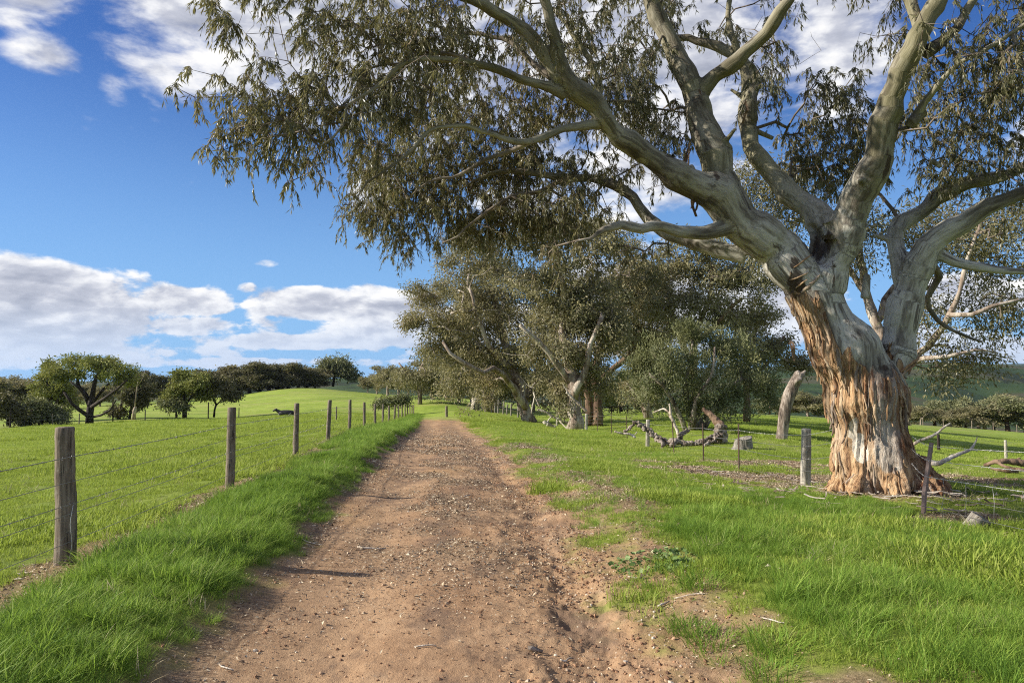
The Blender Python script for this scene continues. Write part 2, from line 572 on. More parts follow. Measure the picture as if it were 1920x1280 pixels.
def build_ground():
    az_in = np.linspace(-.66, .66, 400)
    az_out = np.linspace(.66, 2 * math.pi - .66, 42)[1:-1]
    az = np.concatenate([az_in, az_out])
    r = np.concatenate([np.geomspace(.15, 2.7, 10)[:-1], np.exp(np.arange(math.log(2.7), math.log(62), .0078)),
                        np.exp(np.arange(math.log(62.3), math.log(4200), .021))])
    A, R = np.meshgrid(az, r, indexing='ij')
    x, y = (R * np.sin(A)).ravel(), (R * np.cos(A)).ravel()
    z = ground_z(x, y)
    na, nr = len(az), len(r)
    idx = np.arange(na * nr).reshape(na, nr)
    i2 = np.roll(idx, -1, axis=0)
    q = np.stack([idx[:, :-1], idx[:, 1:], i2[:, 1:], i2[:, :-1]], -1).reshape(-1, 4)
    road, bare, lit = masks(x, y)
    rr = np.hypot(x, y)
    xl, xr = road_edges(y)
    s = (x - xl) / (xr - xl) + .05 * (fbm(x * .8, y * .4, 79, 3) - .5)
    rut = road * np.maximum(np.exp(-((s - .24) / .10) ** 2), np.exp(-((s - .66) / .10) ** 2)) * .8
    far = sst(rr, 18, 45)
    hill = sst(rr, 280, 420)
    mid = lambda v: v[q].mean(1)
    onroad = (mid(road) > 0.5) & (mid(rr) < 75)
    onhill = mid(rr) > 300
    sets = [('dirt_track', onroad), ('hills', onhill), ('ground', ~(onroad | onhill))]
    for nm, sel in sets:
        f = q[sel]
        u, inv = np.unique(f, return_inverse=True)
        f = inv.reshape(-1, 4).astype(np.int32)
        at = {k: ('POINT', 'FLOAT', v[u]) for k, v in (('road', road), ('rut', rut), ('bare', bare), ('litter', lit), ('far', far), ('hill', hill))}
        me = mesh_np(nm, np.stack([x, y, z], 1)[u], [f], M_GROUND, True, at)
        o = link(nm, me, kind='structure')
        o['label'] = {'dirt_track': 'reddish brown dirt track running away between grass verges',
                      'hills': 'far green hill country painted dark as under cloud shadow behind the paddocks', 'ground': 'grassy paddocks and verges'}[nm]


build_ground()
# ------------------------------------------------------------------ tubes and skeletons
def nrm(v):
    return v / (np.linalg.norm(v, axis=-1, keepdims=True) + 1e-12)


def catmull(pts, step):
    pts = np.asarray(pts, float)
    if len(pts) < 3:
        n = max(2, int(np.linalg.norm(pts[-1, :3] - pts[0, :3]) / step) + 1)
        return pts[0] + (pts[-1] - pts[0]) * np.linspace(0, 1, n)[:, None]
    q = np.vstack([2 * pts[0] - pts[1], pts, 2 * pts[-1] - pts[-2]])
    out = []
    for i in range(1, len(q) - 2):
        n = max(1, int(np.linalg.norm(q[i + 1, :3] - q[i, :3]) / step))
        for t in np.arange(n) / n:
            a, b, c, d = q[i - 1], q[i], q[i + 1], q[i + 2]
            out.append(.5 * (2 * b + (c - a) * t + (2 * a - 5 * b + 4 * c - d) * t * t + (3 * b - a - 3 * c + d) * t ** 3))
    out.append(pts[-1])
    return np.array(out)


def tube(pts, rad, sides=6, cap=False, twist=None):
    pts = np.asarray(pts, float); rad = np.asarray(rad, float)
    n = len(pts)
    tg = nrm(np.gradient(pts, axis=0)) if n > 1 else np.array([[0, 0, 1.]])
    up = np.array([0, 0, 1.]) if abs(tg[0][2]) < .9 else np.array([1., 0, 0])
    u = nrm(np.cross(tg[0], up))
    us = []
    for i in range(n):
        u = u - tg[i] * np.dot(u, tg[i])
        u = u / (np.linalg.norm(u) + 1e-9)
        us.append(u)
    us = np.array(us)
    vs = np.cross(tg, us)
    a = np.arange(sides) * 2 * math.pi / sides
    ring = us[:, None] * np.cos(a)[None, :, None] + vs[:, None] * np.sin(a)[None, :, None]
    v = pts[:, None] + ring * rad[:, None, None]
    i0 = np.arange(n * sides).reshape(n, sides)
    j = np.roll(i0, -1, axis=1)
    f = np.stack([i0[:-1], j[:-1], j[1:], i0[1:]], -1).reshape(-1, 4)
    v = v.reshape(-1, 3)
    tri = np.zeros((0, 3), int)
    if cap:
        v = np.vstack([v, pts[0], pts[-1]])
        k = len(v)
        tri = np.vstack([np.stack([j[0], i0[0], np.full(sides, k - 2)], -1), np.stack([i0[-1], j[-1], np.full(sides, k - 1)], -1)])
    return v, f, tri


class Bag:
    """Collects tubes and faces into one mesh."""
    def __init__(self):
        self.v, self.q, self.t, self.n = [], [], [], 0
        self.a = []

    def add(self, v, q=None, t=None, a=0.0):
        self.v.append(v)
        if q is not None and len(q): self.q.append(q + self.n)
        if t is not None and len(t): self.t.append(t + self.n)
        self.a.append(np.full(len(v), a))
        self.n += len(v)

    def tube(self, pts, rad, sides=6, cap=True, a=0.0):
        v, f, t = tube(pts, rad, sides, cap)
        self.add(v, f, t, a)

    def mesh(self, name, mat, smooth=True, attr=None):
        fs = []
        if self.q: fs.append(np.vstack(self.q))
        if self.t: fs.append(np.vstack(self.t))
        at = {attr: ('POINT', 'FLOAT', np.concatenate(self.a))} if attr else None
        return mesh_np(name, np.vstack(self.v), fs, mat, smooth, at)


def fused(bag, voxel, smooth_it=6, name='tmp'):
    """Union of overlapping closed tubes as one skin: (vertices, quads)."""
    me = bag.mesh(name, None)
    o = bpy.data.objects.new(name, me)
    COL.objects.link(o)
    m = o.modifiers.new('r', 'REMESH')
    m.mode = 'VOXEL'
    m.voxel_size = voxel
    m.use_smooth_shade = True
    if smooth_it:
        s = o.modifiers.new('s', 'SMOOTH')
        s.factor = 0.5
        s.iterations = smooth_it
    dg = bpy.context.evaluated_depsgraph_get()
    ev = o.evaluated_get(dg)
    em = ev.to_mesh()
    v = np.zeros(len(em.vertices) * 3, dtype=np.float32)
    em.vertices.foreach_get('co', v)
    f = np.zeros(len(em.loops), dtype=np.int32)
    em.loops.foreach_get('vertex_index', f)
    ls = np.zeros(len(em.polygons), dtype=np.int32)
    em.polygons.foreach_get('loop_total', ls)
    assert (ls == 4).all()
    ev.to_mesh_clear()
    bpy.data.objects.remove(o)
    bpy.data.meshes.remove(me)
    return v.reshape(-1, 3).astype(float), f.reshape(-1, 4)


def vnormals(v, f):
    a, b, c, d = v[f[:, 0]], v[f[:, 1]], v[f[:, 2]], v[f[:, 3]]
    fn = np.cross(c - a, d - b)
    n = np.zeros_like(v)
    for k in range(4):
        np.add.at(n, f[:, k], fn)
    return nrm(n)


class Skel:
    def __init__(self):
        self.p, self.par, self.r, self.fixed, self.limb = [], [], [], [], []

    def path(self, pts, rad, parent=-1, fixed=True, limb=0):
        out = []
        for q, r in zip(pts, rad):
            self.p.append(np.asarray(q, float)); self.par.append(parent); self.r.append(r)
            self.fixed.append(fixed); self.limb.append(limb)
            parent = len(self.p) - 1
            out.append(parent)
        return out

    def nearest(self, q):
        return int(np.argmin(np.linalg.norm(np.array(self.p) - q, axis=1)))

    def grow(self, targets, rng, seg=.35, jit=.10, sag=.06, bias=None):
        T = np.asarray(targets, float)
        P0 = np.array(self.p)
        d0 = np.array([np.min(np.linalg.norm(P0 - t, axis=1)) for t in T])
        cap = len(self.p) + int(np.sum(d0 / seg + 3)) + 10
        buf = np.zeros((cap, 3)); n = len(self.p); buf[:n] = P0
        wgt = np.zeros(cap)                       # discourages starting from the very thick base
        wgt[:n] = [0.0 if not f else (0.5 if (bias is not None and self.r[i] > bias) else 0.0) for i, f in enumerate(self.fixed)]
        ends = []
        for k in np.argsort(d0):
            t = T[k]
            dist = np.linalg.norm(buf[:n] - t, axis=1)
            dz = np.maximum(buf[:n, 2] - t[2], 0)
            i = int(np.argmin(dist + wgt[:n] + .25 * dz))
            L = dist[i]
            m = max(1, int(round(L / seg)))
            a = buf[i].copy()
            perp = nrm(rng.normal(size=3)) * L * .14
            prev = i
            for s in range(1, m + 1):
                u = s / m
                q = a + (t - a) * u + perp * math.sin(u * math.pi) + np.array([0, 0, 1]) * sag * L * math.sin(u * math.pi)
                if s < m:
                    q = q + rng.normal(size=3) * jit * seg
                if n >= cap:
                    cap *= 2
                    buf = np.vstack([buf, np.zeros_like(buf)]); wgt = np.concatenate([wgt, np.zeros_like(wgt)])
                buf[n] = q
                self.p.append(q); self.par.append(prev); self.r.append(0.0); self.fixed.append(False); self.limb.append(self.limb[i])
                prev = n
                n += 1
            ends.append((prev, k))
        return ends

    def finish(self, r0, expo=.45):
        n = len(self.p)
        cnt = np.zeros(n)
        ch = [[] for _ in range(n)]
        for i, q in enumerate(self.par):
            if q >= 0: ch[q].append(i)
        for i in range(n - 1, -1, -1):
            if cnt[i] == 0: cnt[i] = 1
            if self.par[i] >= 0: cnt[self.par[i]] += cnt[i]
        self.cnt, self.ch = cnt, ch
        for i in range(n):
            if not self.fixed[i]:
                r = r0 * cnt[i] ** expo
                q = self.par[i]
                if q >= 0: r = min(r, self.r[q] * .92)
                self.r[i] = r

    def twigs(self, bag, rmin=0.0, sides=None):
        for i in range(len(self.p)):
            if self.fixed[i]: continue
            q = self.par[i]
            main = max(self.ch[q], key=lambda c: -1 if self.fixed[c] else self.cnt[c]) if q >= 0 else -1
            if q >= 0 and not self.fixed[q] and main == i: continue
            chain, k = [q, i], i
            while True:
                cs = [c for c in self.ch[k] if not self.fixed[c]]
                if not cs: break
                k = max(cs, key=lambda c: self.cnt[c])
                chain.append(k)
            pts = np.array([self.p[c] for c in chain])
            rad = np.array([self.r[c] for c in chain]); rad[0] = rad[1] * 1.15
            if rad[1] < rmin: continue
            rad = np.append(rad[:-1], rad[-1] * .5)
            s = sides or (3 if rad[1] < .012 else 4 if rad[1] < .03 else 6)
            bag.tube(pts, rad, s, cap=False, a=min(1.0, rad[1] / .06))


def ellipsoid_targets(ells, rng, n, top=0.3, shell=.55, per=5, tight=.22, tail=1.8):
    """Points in a set of ellipsoids (centre, radii, weight), denser towards the skin and the upper side."""
    vol = np.array([e[1][0] * e[1][2] * e[2] for e in ells]) ** .9
    out, own = [], []
    for k, (c, r, w) in enumerate(ells):
        mt_ = max(2, int(round(n * vol[k] / vol.sum())))
        m = max(2, mt_ // per)
        v = nrm(rng.normal(size=(m * 3, 3)))
        keep = (v[:, 2] > -0.35) | (rng.random(m * 3) < (1 - top))
        v = v[keep][:m]
        rr = shell + (1 - shell) * rng.random((len(v), 1)) ** .6
        rr = np.where(rng.random((len(v), 1)) < .22, rng.random((len(v), 1)), rr)
        cen = np.asarray(c) + v * rr * np.asarray(r)
        reps = np.repeat(np.arange(len(v)), per)
        off = rng.normal(size=(len(reps), 3)) * np.minimum(np.asarray(r) * tight * 1.6, 10) * np.array([1, 1, .7])
        off *= rng.choice([.8, 1, 1, tail], len(reps))[:, None]
        off[:, 2] -= .35 * np.hypot(off[:, 0], off[:, 1])
        out.append(cen[reps] + off); own += list(reps + (own[-1] + 1 if own else 0))
    return np.vstack(out), np.array(own)


def leaves_at(base, dirs, length, width, rng, tone):
    """Lance-shaped leaves: four corners each, folded a little along the midrib."""
    n = len(base)
    d = nrm(dirs)
    w = nrm(np.cross(d, rng.normal(size=(n, 3))))
    nn = np.cross(d, w)
    L = np.asarray(length)[:, None]; W = np.asarray(width)[:, None]
    bend = rng.normal(size=(n, 1)) * .12
    a = base
    tip = base + d * L + nn * L * bend
    m = base + d * L * .45 + nn * L * .10 * np.sign(bend)
    v = np.stack([a, m + w * W * .5, tip, m - w * W * .5], 1).reshape(-1, 3)
    i = np.arange(n)[:, None] * 4
    f = i + np.array([[0, 1, 2, 3]])
    return v, f, tone


def foliage(name, base, dirs, length, width, tone, mat, rng, parent=None):
    v, f, t = leaves_at(base, dirs, length, width, rng, tone)
    me = mesh_np(name, v, [f], mat, False, {'tone': ('FACE', 'FLOAT', t)})
    if parent is None: return me
    return link(name, me, parent, kind='stuff')


def clump(ends_p, outdir, rng, k, sxy, sz, hang, lmin, lmax, ratio, own=None, fall=0.1):
    n = len(ends_p)
    idx = np.repeat(np.arange(n), k)
    off = rng.normal(size=(n * k, 3)) * np.array([sxy, sxy, sz])
    off[:, 2] -= fall * rng.random(n * k)
    base = ends_p[idx] + off
    d = outdir[idx] * .35 + rng.normal(size=(n * k, 3)) * .55 + off / max(sxy, .01) * .15
    d[:, 2] -= hang
    L = rng.uniform(lmin, lmax, n * k)
    ct = rng.random(n) if own is None else .35 * rng.random(n) + .65 * rng.random(own.max() + 1)[own]
    tone = np.clip(.60 * ct[idx] + .40 * rng.random(n * k), 0, 1)
    return base, d, L, L * ratio * rng.uniform(.75, 1.25, n * k), tone


# ------------------------------------------------------------------ bark and leaf materials
def leaf_material(name, stops, transl=.22, rough=.42, spec=.35, tcol=(.16, .17, .03)):
    mt, n = material(name)
    t = n.attr('tone')
    c = n.ramp(t, stops)
    c = n.mix(n.step(n.noise(n.pos(), .7, 2), .4, .65, 0, .35), c, n.mix(1.0, c, (1.25, 1.1, .7), 'MULTIPLY'))
    tc = n.mix(.55, c, tcol)
    n.surface(c, rough, None, spec, 0, transl, tc)
    return mt


M_LEAF = leaf_material('gum_leaf', [(0, (.070, .075, .037)), (.3, (.126, .128, .064)), (.55, (.196, .190, .102)), (.78, (.29, .27, .16)), (.93, (.25, .18, .10)), (1, (.44, .40, .29))], .37, .38, .45, (.22, .20, .05))
M_LEAF_OLIVE = leaf_material('olive_leaf', [(0, (.085, .100, .048)), (.4, (.165, .182, .092)), (.75, (.25, .26, .14)), (1, (.34, .335, .20))], spec=.15, rough=.6)
M_LEAF_BROWN = leaf_material('brown_leaf', [(0, (.105, .105, .055)), (.4, (.205, .197, .108)), (.75, (.31, .288, .17)), (1, (.42, .36, .23))], .34, tcol=(.30, .26, .09), spec=.22, rough=.5)
M_LEAF_WATTLE = leaf_material('wattle_leaf', [(0, (.11, .135, .040)), (.4, (.21, .235, .07)), (.75, (.30, .31, .10)), (1, (.38, .32, .13))], tcol=(.24, .25, .05), spec=.12, rough=.6)
M_LEAF_MID = leaf_material('paddock_gum_leaf', [(0, (.10, .10, .052)), (.4, (.215, .20, .108)), (.75, (.34, .31, .18)), (.9, (.24, .17, .11)), (1, (.40, .36, .25))], .42, tcol=(.28, .25, .09), spec=.25, rough=.5)
M_LEAF_DARK = leaf_material('dark_leaf', [(0, (.068, .07, .04)), (.4, (.130, .125, .072)), (.8, (.19, .172, .10)), (1, (.23, .20, .13))], .18, spec=.12, rough=.6)


def twig_material():
    mt, n = material('twig_bark')
    p = n.pos()
    a = n.noise(n.scaled(p, (1, 1, 1)), 3.0, 4, .6)
    c = n.ramp(a, [(.35, (.045, .032, .024)), (.5, (.12, .09, .068)), (.62, (.25, .205, .16)), (.75, (.40, .36, .30))])
    th = n.attr('thick')
    c = n.mix(n.mul(th, .5), c, (.27, .24, .19))
    n.surface(c, .8, None, .25)
    return mt


M_TWIG = twig_material()
M_PALETWIG, _n = material('pale_limb_bark')
_n.surface(_n.ramp(_n.noise(_n.pos(), 1.6, 4, .6), [(.36, (.10, .075, .055)), (.5, (.30, .25, .20)), (.62, (.52, .47, .40))]), .85, None, .2)


def bark_material(name, pale, mid, dark, patchy=1.4, streak=True):
    mt, n = material(name)
    p = n.new('ShaderNodeTexCoord').outputs['Object']
    a = n.noise(n.scaled(p, (1, 1, .35)), patchy, 5, .6)
    b = n.noise(n.scaled(p, (1, 1, .12)), patchy * 7, 4, .65)
    f = n.add(n.mul(a, .6), n.mul(b, .4))
    c = n.ramp(f, [(.38, dark), (.48, mid), (.56, pale), (.7, tuple(min(1, v * 1.2) for v in pale))])
    n.surface(c, .85, n.bump(b, .6, .05), .2)
    return mt


M_GUMBARK = bark_material('pale_gum_bark', (.44, .39, .32), (.24, .185, .14), (.075, .05, .036), 1.1)
M_BROWNBARK = bark_material('brown_gum_bark', (.20, .135, .09), (.115, .072, .048), (.045, .029, .021), 1.6)
M_DARKBARK = bark_material('dark_bark', (.062, .048, .038), (.038, .029, .024), (.018, .014, .012), 2)
M_GREYWOOD = bark_material('grey_dead_wood', (.34, .29, .24), (.17, .135, .105), (.045, .033, .026), 3.4)
M_WHITEWOOD = bark_material('bleached_dead_wood', (.60, .54, .45), (.42, .35, .27), (.15, .11, .08), 2.2)


# ------------------------------------------------------------------ the great red gum beside the fence
TD = 12.3


def big_bark():
    mt, n = material('red_gum_bark')
    bc = n.attr('bc', 'Vector')
    rough, white, dark, limb_shade_tint, red = n.attr('rough'), n.attr('white'), n.attr('dark'), n.attr('limb_shade_tint'), n.attr('red')
    # smooth upper bark: grey and cream plates with thin dark streaks
    s1 = n.noise(n.scaled(bc, (1, 1, 1.4)), 2.6, 5, .62)
    s2 = n.noise(n.scaled(bc, (1, 1, .6)), 9, 5, .62)
    s3 = n.noise(n.scaled(bc, (1, 1, .5)), 34, 4, .65)
    sm = n.ramp(n.add(n.mul(s1, .62), n.mul(s2, .38)), [(.39, (.085, .072, .060)), (.445, (.20, .180, .148)), (.495, (.35, .33, .275)), (.55, (.50, .48, .42)), (.60, (.34, .325, .30)), (.66, (.20, .185, .17))])
    sm = n.mix(n.step(s2, .535, .63, 0, .78), sm, (.085, .066, .05))
    sm = n.mix(n.step(s3, .56, .68, 0, .5), sm, (.10, .08, .062))
    sm = n.mix(n.mul(limb_shade_tint, .85), sm, n.mix(1.0, sm, (.47, .44, .365), 'MULTIPLY'))  # upper limbs darkened in colour, painting in the shade on them
    green = n.step(n.noise(bc, 1.1, 3), .44, .62)
    sm = n.mix(n.mul(n.mul(green, limb_shade_tint), .34), sm, (.32, .30, .15))
    # fibrous lower bark: orange, tan and grey-brown strips
    f1 = n.noise(n.scaled(bc, (1, 1, .9)), 2.4, 4, .6)
    f2 = n.noise(n.scaled(bc, (1, 1, .35)), 10, 5, .7)
    f3 = n.noise(n.scaled(bc, (1, 1, .22)), 42, 4, .7)
    fb = n.ramp(n.add(n.mul(f2, .6), n.mul(f3, .4)), [(.36, (.06, .036, .024)), (.43, (.24, .135, .07)), (.50, (.45, .28, .145)), (.60, (.58, .42, .25)), (.72, (.66, .54, .38))])
    grey = n.ramp(n.add(n.mul(f2, .5), n.mul(f3, .5)), [(.36, (.09, .065, .05)), (.5, (.30, .24, .19)), (.65, (.48, .42, .35))])
    fb = n.mix(n.mul(n.step(f1, .46, .64), .6), fb, grey)
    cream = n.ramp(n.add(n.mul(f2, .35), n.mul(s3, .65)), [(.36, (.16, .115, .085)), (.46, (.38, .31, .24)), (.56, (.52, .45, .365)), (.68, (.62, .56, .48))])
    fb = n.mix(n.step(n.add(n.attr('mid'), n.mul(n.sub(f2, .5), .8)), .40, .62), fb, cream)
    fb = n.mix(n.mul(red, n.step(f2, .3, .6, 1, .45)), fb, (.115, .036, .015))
    rg = n.step(n.add(rough, n.mul(n.sub(n.noise(n.scaled(bc, (1, 1, 1.2)), 3.2, 5, .6), .5), .9)), .42, .52)
    c = n.mix(rg, sm, fb)
    wm = n.step(n.add(white, n.mul(n.sub(n.noise(bc, 6, 4, .6), .5), .7)), .45, .52)
    c = n.mix(wm, c, n.ramp(s3, [(.3, (.56, .49, .39)), (.6, (.72, .65, .53))]))
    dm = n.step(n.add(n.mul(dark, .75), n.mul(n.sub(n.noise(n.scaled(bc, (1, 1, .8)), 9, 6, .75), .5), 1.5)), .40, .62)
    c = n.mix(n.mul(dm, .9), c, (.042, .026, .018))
    h = n.add(n.mul(n.mul(rg, f2), 1.8), n.add(n.mul(n.mul(rg, f3), .9), n.add(n.mul(s3, .22), n.mul(s2, .35))))
    n.surface(c, .86, n.bump(h, .9, .05), .22)
    return mt


M_BIGBARK = big_bark()


def px_path(pts, d0=TD):
    """(px, py, half width in px, metres nearer(-)/farther(+)) -> x,y,z,r"""
    out = []
    for px, py, hw, dd in pts:
        d = d0 + dd
        out.append(np.append(P(px, py, d), hw * d / FPX))
    return np.array(out)


LIMBS = [  # name, parent limb index, points
    ('trunk', -1, [(1652, 1000, 90, 0), (1646, 930, 76, 0), (1637, 860, 68, 0), (1631, 790, 65, 0), (1618, 720, 68, 0), (1586, 660, 60, 0),
                   (1554, 608, 50, 0), (1530, 560, 46, 0), (1506, 515, 44, 0)]),
    ('limb', 0, [(1535, 560, 42, 0), (1490, 500, 42, -.05), (1432, 446, 40, -.1), (1385, 403, 38, -.2), (1348, 364, 35, -.35), (1300, 338, 30, -.5), (1250, 318, 25, -.7), (1190, 283, 21, -.9),
                 (1142, 242, 19, -1.1), (1112, 205, 19, -1.2), (1070, 180, 21, -1.4), (1046, 140, 16, -1.5), (1030, 85, 12, -1.7), (1020, 30, 10.5, -1.8), (1012, -40, 9, -1.9), (985, -130, 7, -2), (960, -230, 5, -2)]),
    ('limb', 1, [(1382, 402, 32, -.1), (1352, 340, 31, .1), (1326, 275, 28, .3), (1303, 210, 24, .5), (1288, 160, 20, .6), (1263, 105, 19, .7), (1240, 50, 17, .8), (1216, 0, 14, .9), (1195, -80, 11, 1), (1180, -200, 7, 1.2)]),
    ('limb', 0, [(1540, 525, 34, .1), (1546, 468, 30, .15), (1532, 408, 25, .4), (1488, 368, 21, .7), (1440, 322, 18, 1.0), (1406, 278, 16, 1.2), (1393, 225, 18, 1.4), (1403, 185, 14, 1.5), (1415, 158, 11, 1.6), (1388, 122, 10, 1.7), (1342, 93, 9, 1.9), (1285, 76, 8, 2.1), (1240, 70, 6, 2.2)]),
    ('limb', 0, [(1548, 535, 38, -.05), (1576, 455, 35, -.2), (1607, 397, 31, -.4), (1636, 335, 28, -.7), (1658, 265, 26, -.9), (1678, 195, 24, -1.1), (1700, 125, 21, -1.3), (1730, 60, 18, -1.5), (1765, 0, 15.5, -1.6), (1802, -80, 12, -1.8), (1840, -190, 8, -2)]),
    ('limb', 0, [(1664, 725, 28, .1), (1680, 658, 31, .15), (1693, 600, 31, .2), (1703, 545, 30, .1), (1724, 490, 27, 0), (1768, 437, 22, -.2), (1815, 402, 19, -.4), (1865, 374, 16, -.6), (1925, 350, 13, -.8), (2010, 320, 11, -1), (2120, 260, 8, -1.2)]),
    ('limb', 5, [(1702, 540, 20, .2), (1688, 495, 17, .4), (1675, 455, 15.5, .6), (1682, 425, 15, .7), (1718, 402, 14, .8), (1765, 368, 15, .9), (1812, 345, 14, .9), (1868, 332, 11, .9), (1935, 308, 9, .9), (2020, 250, 7, 1)]),
    ('limb', 2, [(1300, 195, 18, .5), (1318, 165, 16.5, .45), (1338, 143, 15.5, .4), (1370, 123, 15, .2), (1402, 96, 14, 0), (1440, 60, 13, -.2), (1470, 20, 11.5, -.4), (1500, -30, 9.5, -.6), (1530, -120, 7, -.8)]),
    ('limb', 1, [(1046, 148, 13, -1.5), (1015, 95, 13, -1.6), (985, 55, 13, -1.7), (945, 25, 12, -1.9), (905, 5, 10, -2.1), (860, -10, 7, -2.3), (790, -40, 5, -2.6), (690, -90, 3, -3)]),
    ('limb', 1, [(1060, 178, 12, -1.4), (1030, 163, 10, -1.5), (985, 150, 9, -1.7), (925, 131, 8, -2), (865, 121, 7, -2.3), (805, 122, 6, -2.6), (765, 133, 5.5, -2.8), (730, 157, 5, -2.9), (690, 183, 4.6, -3.1), (655, 207, 4.2, -3.2), (646, 238, 4, -3.3), (620, 264, 3.4, -3.4), (598, 275, 2.6, -3.4)]),
    ('limb', 1, [(1400, 474, 20, .25), (1350, 470, 17, .4), (1290, 451, 14, .6), (1240, 432, 12, .8), (1212, 408, 11, 1), (1182, 372, 10, 1.1), (1150, 347, 9, 1.2), (1095, 331, 8, 1.3), (1040, 334, 8, 1.4), (975, 320, 6, 1.5), (925, 326, 4, 1.6), (850, 360, 1.6, 1.7)]),
    ('limb', 1, [(1365, 428, 18, -.2), (1318, 437, 13, -.3), (1270, 430, 11, -.4), (1240, 419, 10.5, -.45), (1200, 426, 9.5, -.55), (1160, 420, 9, -.6), (1128, 428, 7, -.7), (1105, 446, 4, -.75), (1080, 452, 2.2, -.8), (1050, 480, 1.2, -.9)]),
    ('limb', 1, [(1125, 230, 11, -1.1), (1090, 236, 9, -1.3), (1055, 242, 8, -1.4), (1000, 264, 7, -1.6), (950, 258, 6, -1.8), (880, 240, 5, -2), (810, 250, 4.5, -2.2), (745, 308, 4, -2.4), (695, 342, 3, -2.5), (660, 382, 2.2, -2.6), (628, 405, 1.6, -2.7), (600, 421, 1, -2.7)]),
    ('limb', 5, [(1745, 470, 12, -.1), (1790, 492, 10, -.2), (1840, 500, 8.5, -.3), (1920, 510, 7, -.4), (2010, 500, 5, -.5)]),
    ('limb', 4, [(1702, 238, 12, -1.0), (1735, 190, 7, -1.2), (1760, 160, 6, -1.4), (1805, 118, 5.5, -1.6), (1850, 92, 5, -1.8), (1925, 42, 4.5, -2), (2010, 0, 3, -2.2)]),
    ('limb', 4, [(1735, 100, 13, -1.3), (1768, 78, 10, -1.2), (1796, 50, 9, -1.1), (1815, 15, 8, -1), (1845, -30, 7, -1)]),
    ('limb', 4, [(1718, 90, 12, -1.3), (1722, 50, 11, -1.2), (1710, 10, 10, -1.1), (1698, -60, 8, -1)]),
    ('limb', 3, [(1403, 190, 12, 1.5), (1398, 130, 8.5, 1.6), (1385, 80, 7, 1.6), (1370, 30, 6, 1.7), (1372, -30, 4, 1.8)]),
    ('limb', 1, [(1205, 298, 11, -.8), (1165, 260, 8, -.5), (1135, 205, 7, -.3), (1115, 130, 6, -.1), (1080, 70, 5, .1), (1040, 20, 4, .3)]),
    ('limb', 1, [(1040, 150, 7, -1.5), (1000, 122, 6, -1.3), (960, 80, 5, -1.1), (900, 60, 4, -1), (850, 58, 3, -.9), (800, 40, 2, -.9)]),
    ('limb', 10, [(1060, 333, 5, 1.4), (1010, 360, 4, 1.3), (960, 375, 3.4, 1.2), (910, 400, 3, 1.1), (860, 440, 2, 1), (830, 455, 1.2, 1)]),
    ('limb', 12, [(1000, 264, 5, -1.6), (955, 285, 4.4, -1.5), (905, 300, 4, -1.4), (860, 330, 3.2, -1.3), (800, 345, 2.4, -1.3), (765, 375, 1.4, -1.3)]),
    ('limb', 9, [(900, 126, 5, -2.1), (860, 105, 4, -2.1), (815, 100, 3.4, -2.2), (760, 120, 2.6, -2.3), (700, 125, 2, -2.4), (650, 140, 1.2, -2.5)]),
    ('limb', 5, [(1735, 478, 8, .2), (1760, 520, 6, .5), (1740, 560, 5, .7), (1760, 600, 4, .8), (1800, 625, 3, .9), (1840, 640, 1.8, 1)]),
]

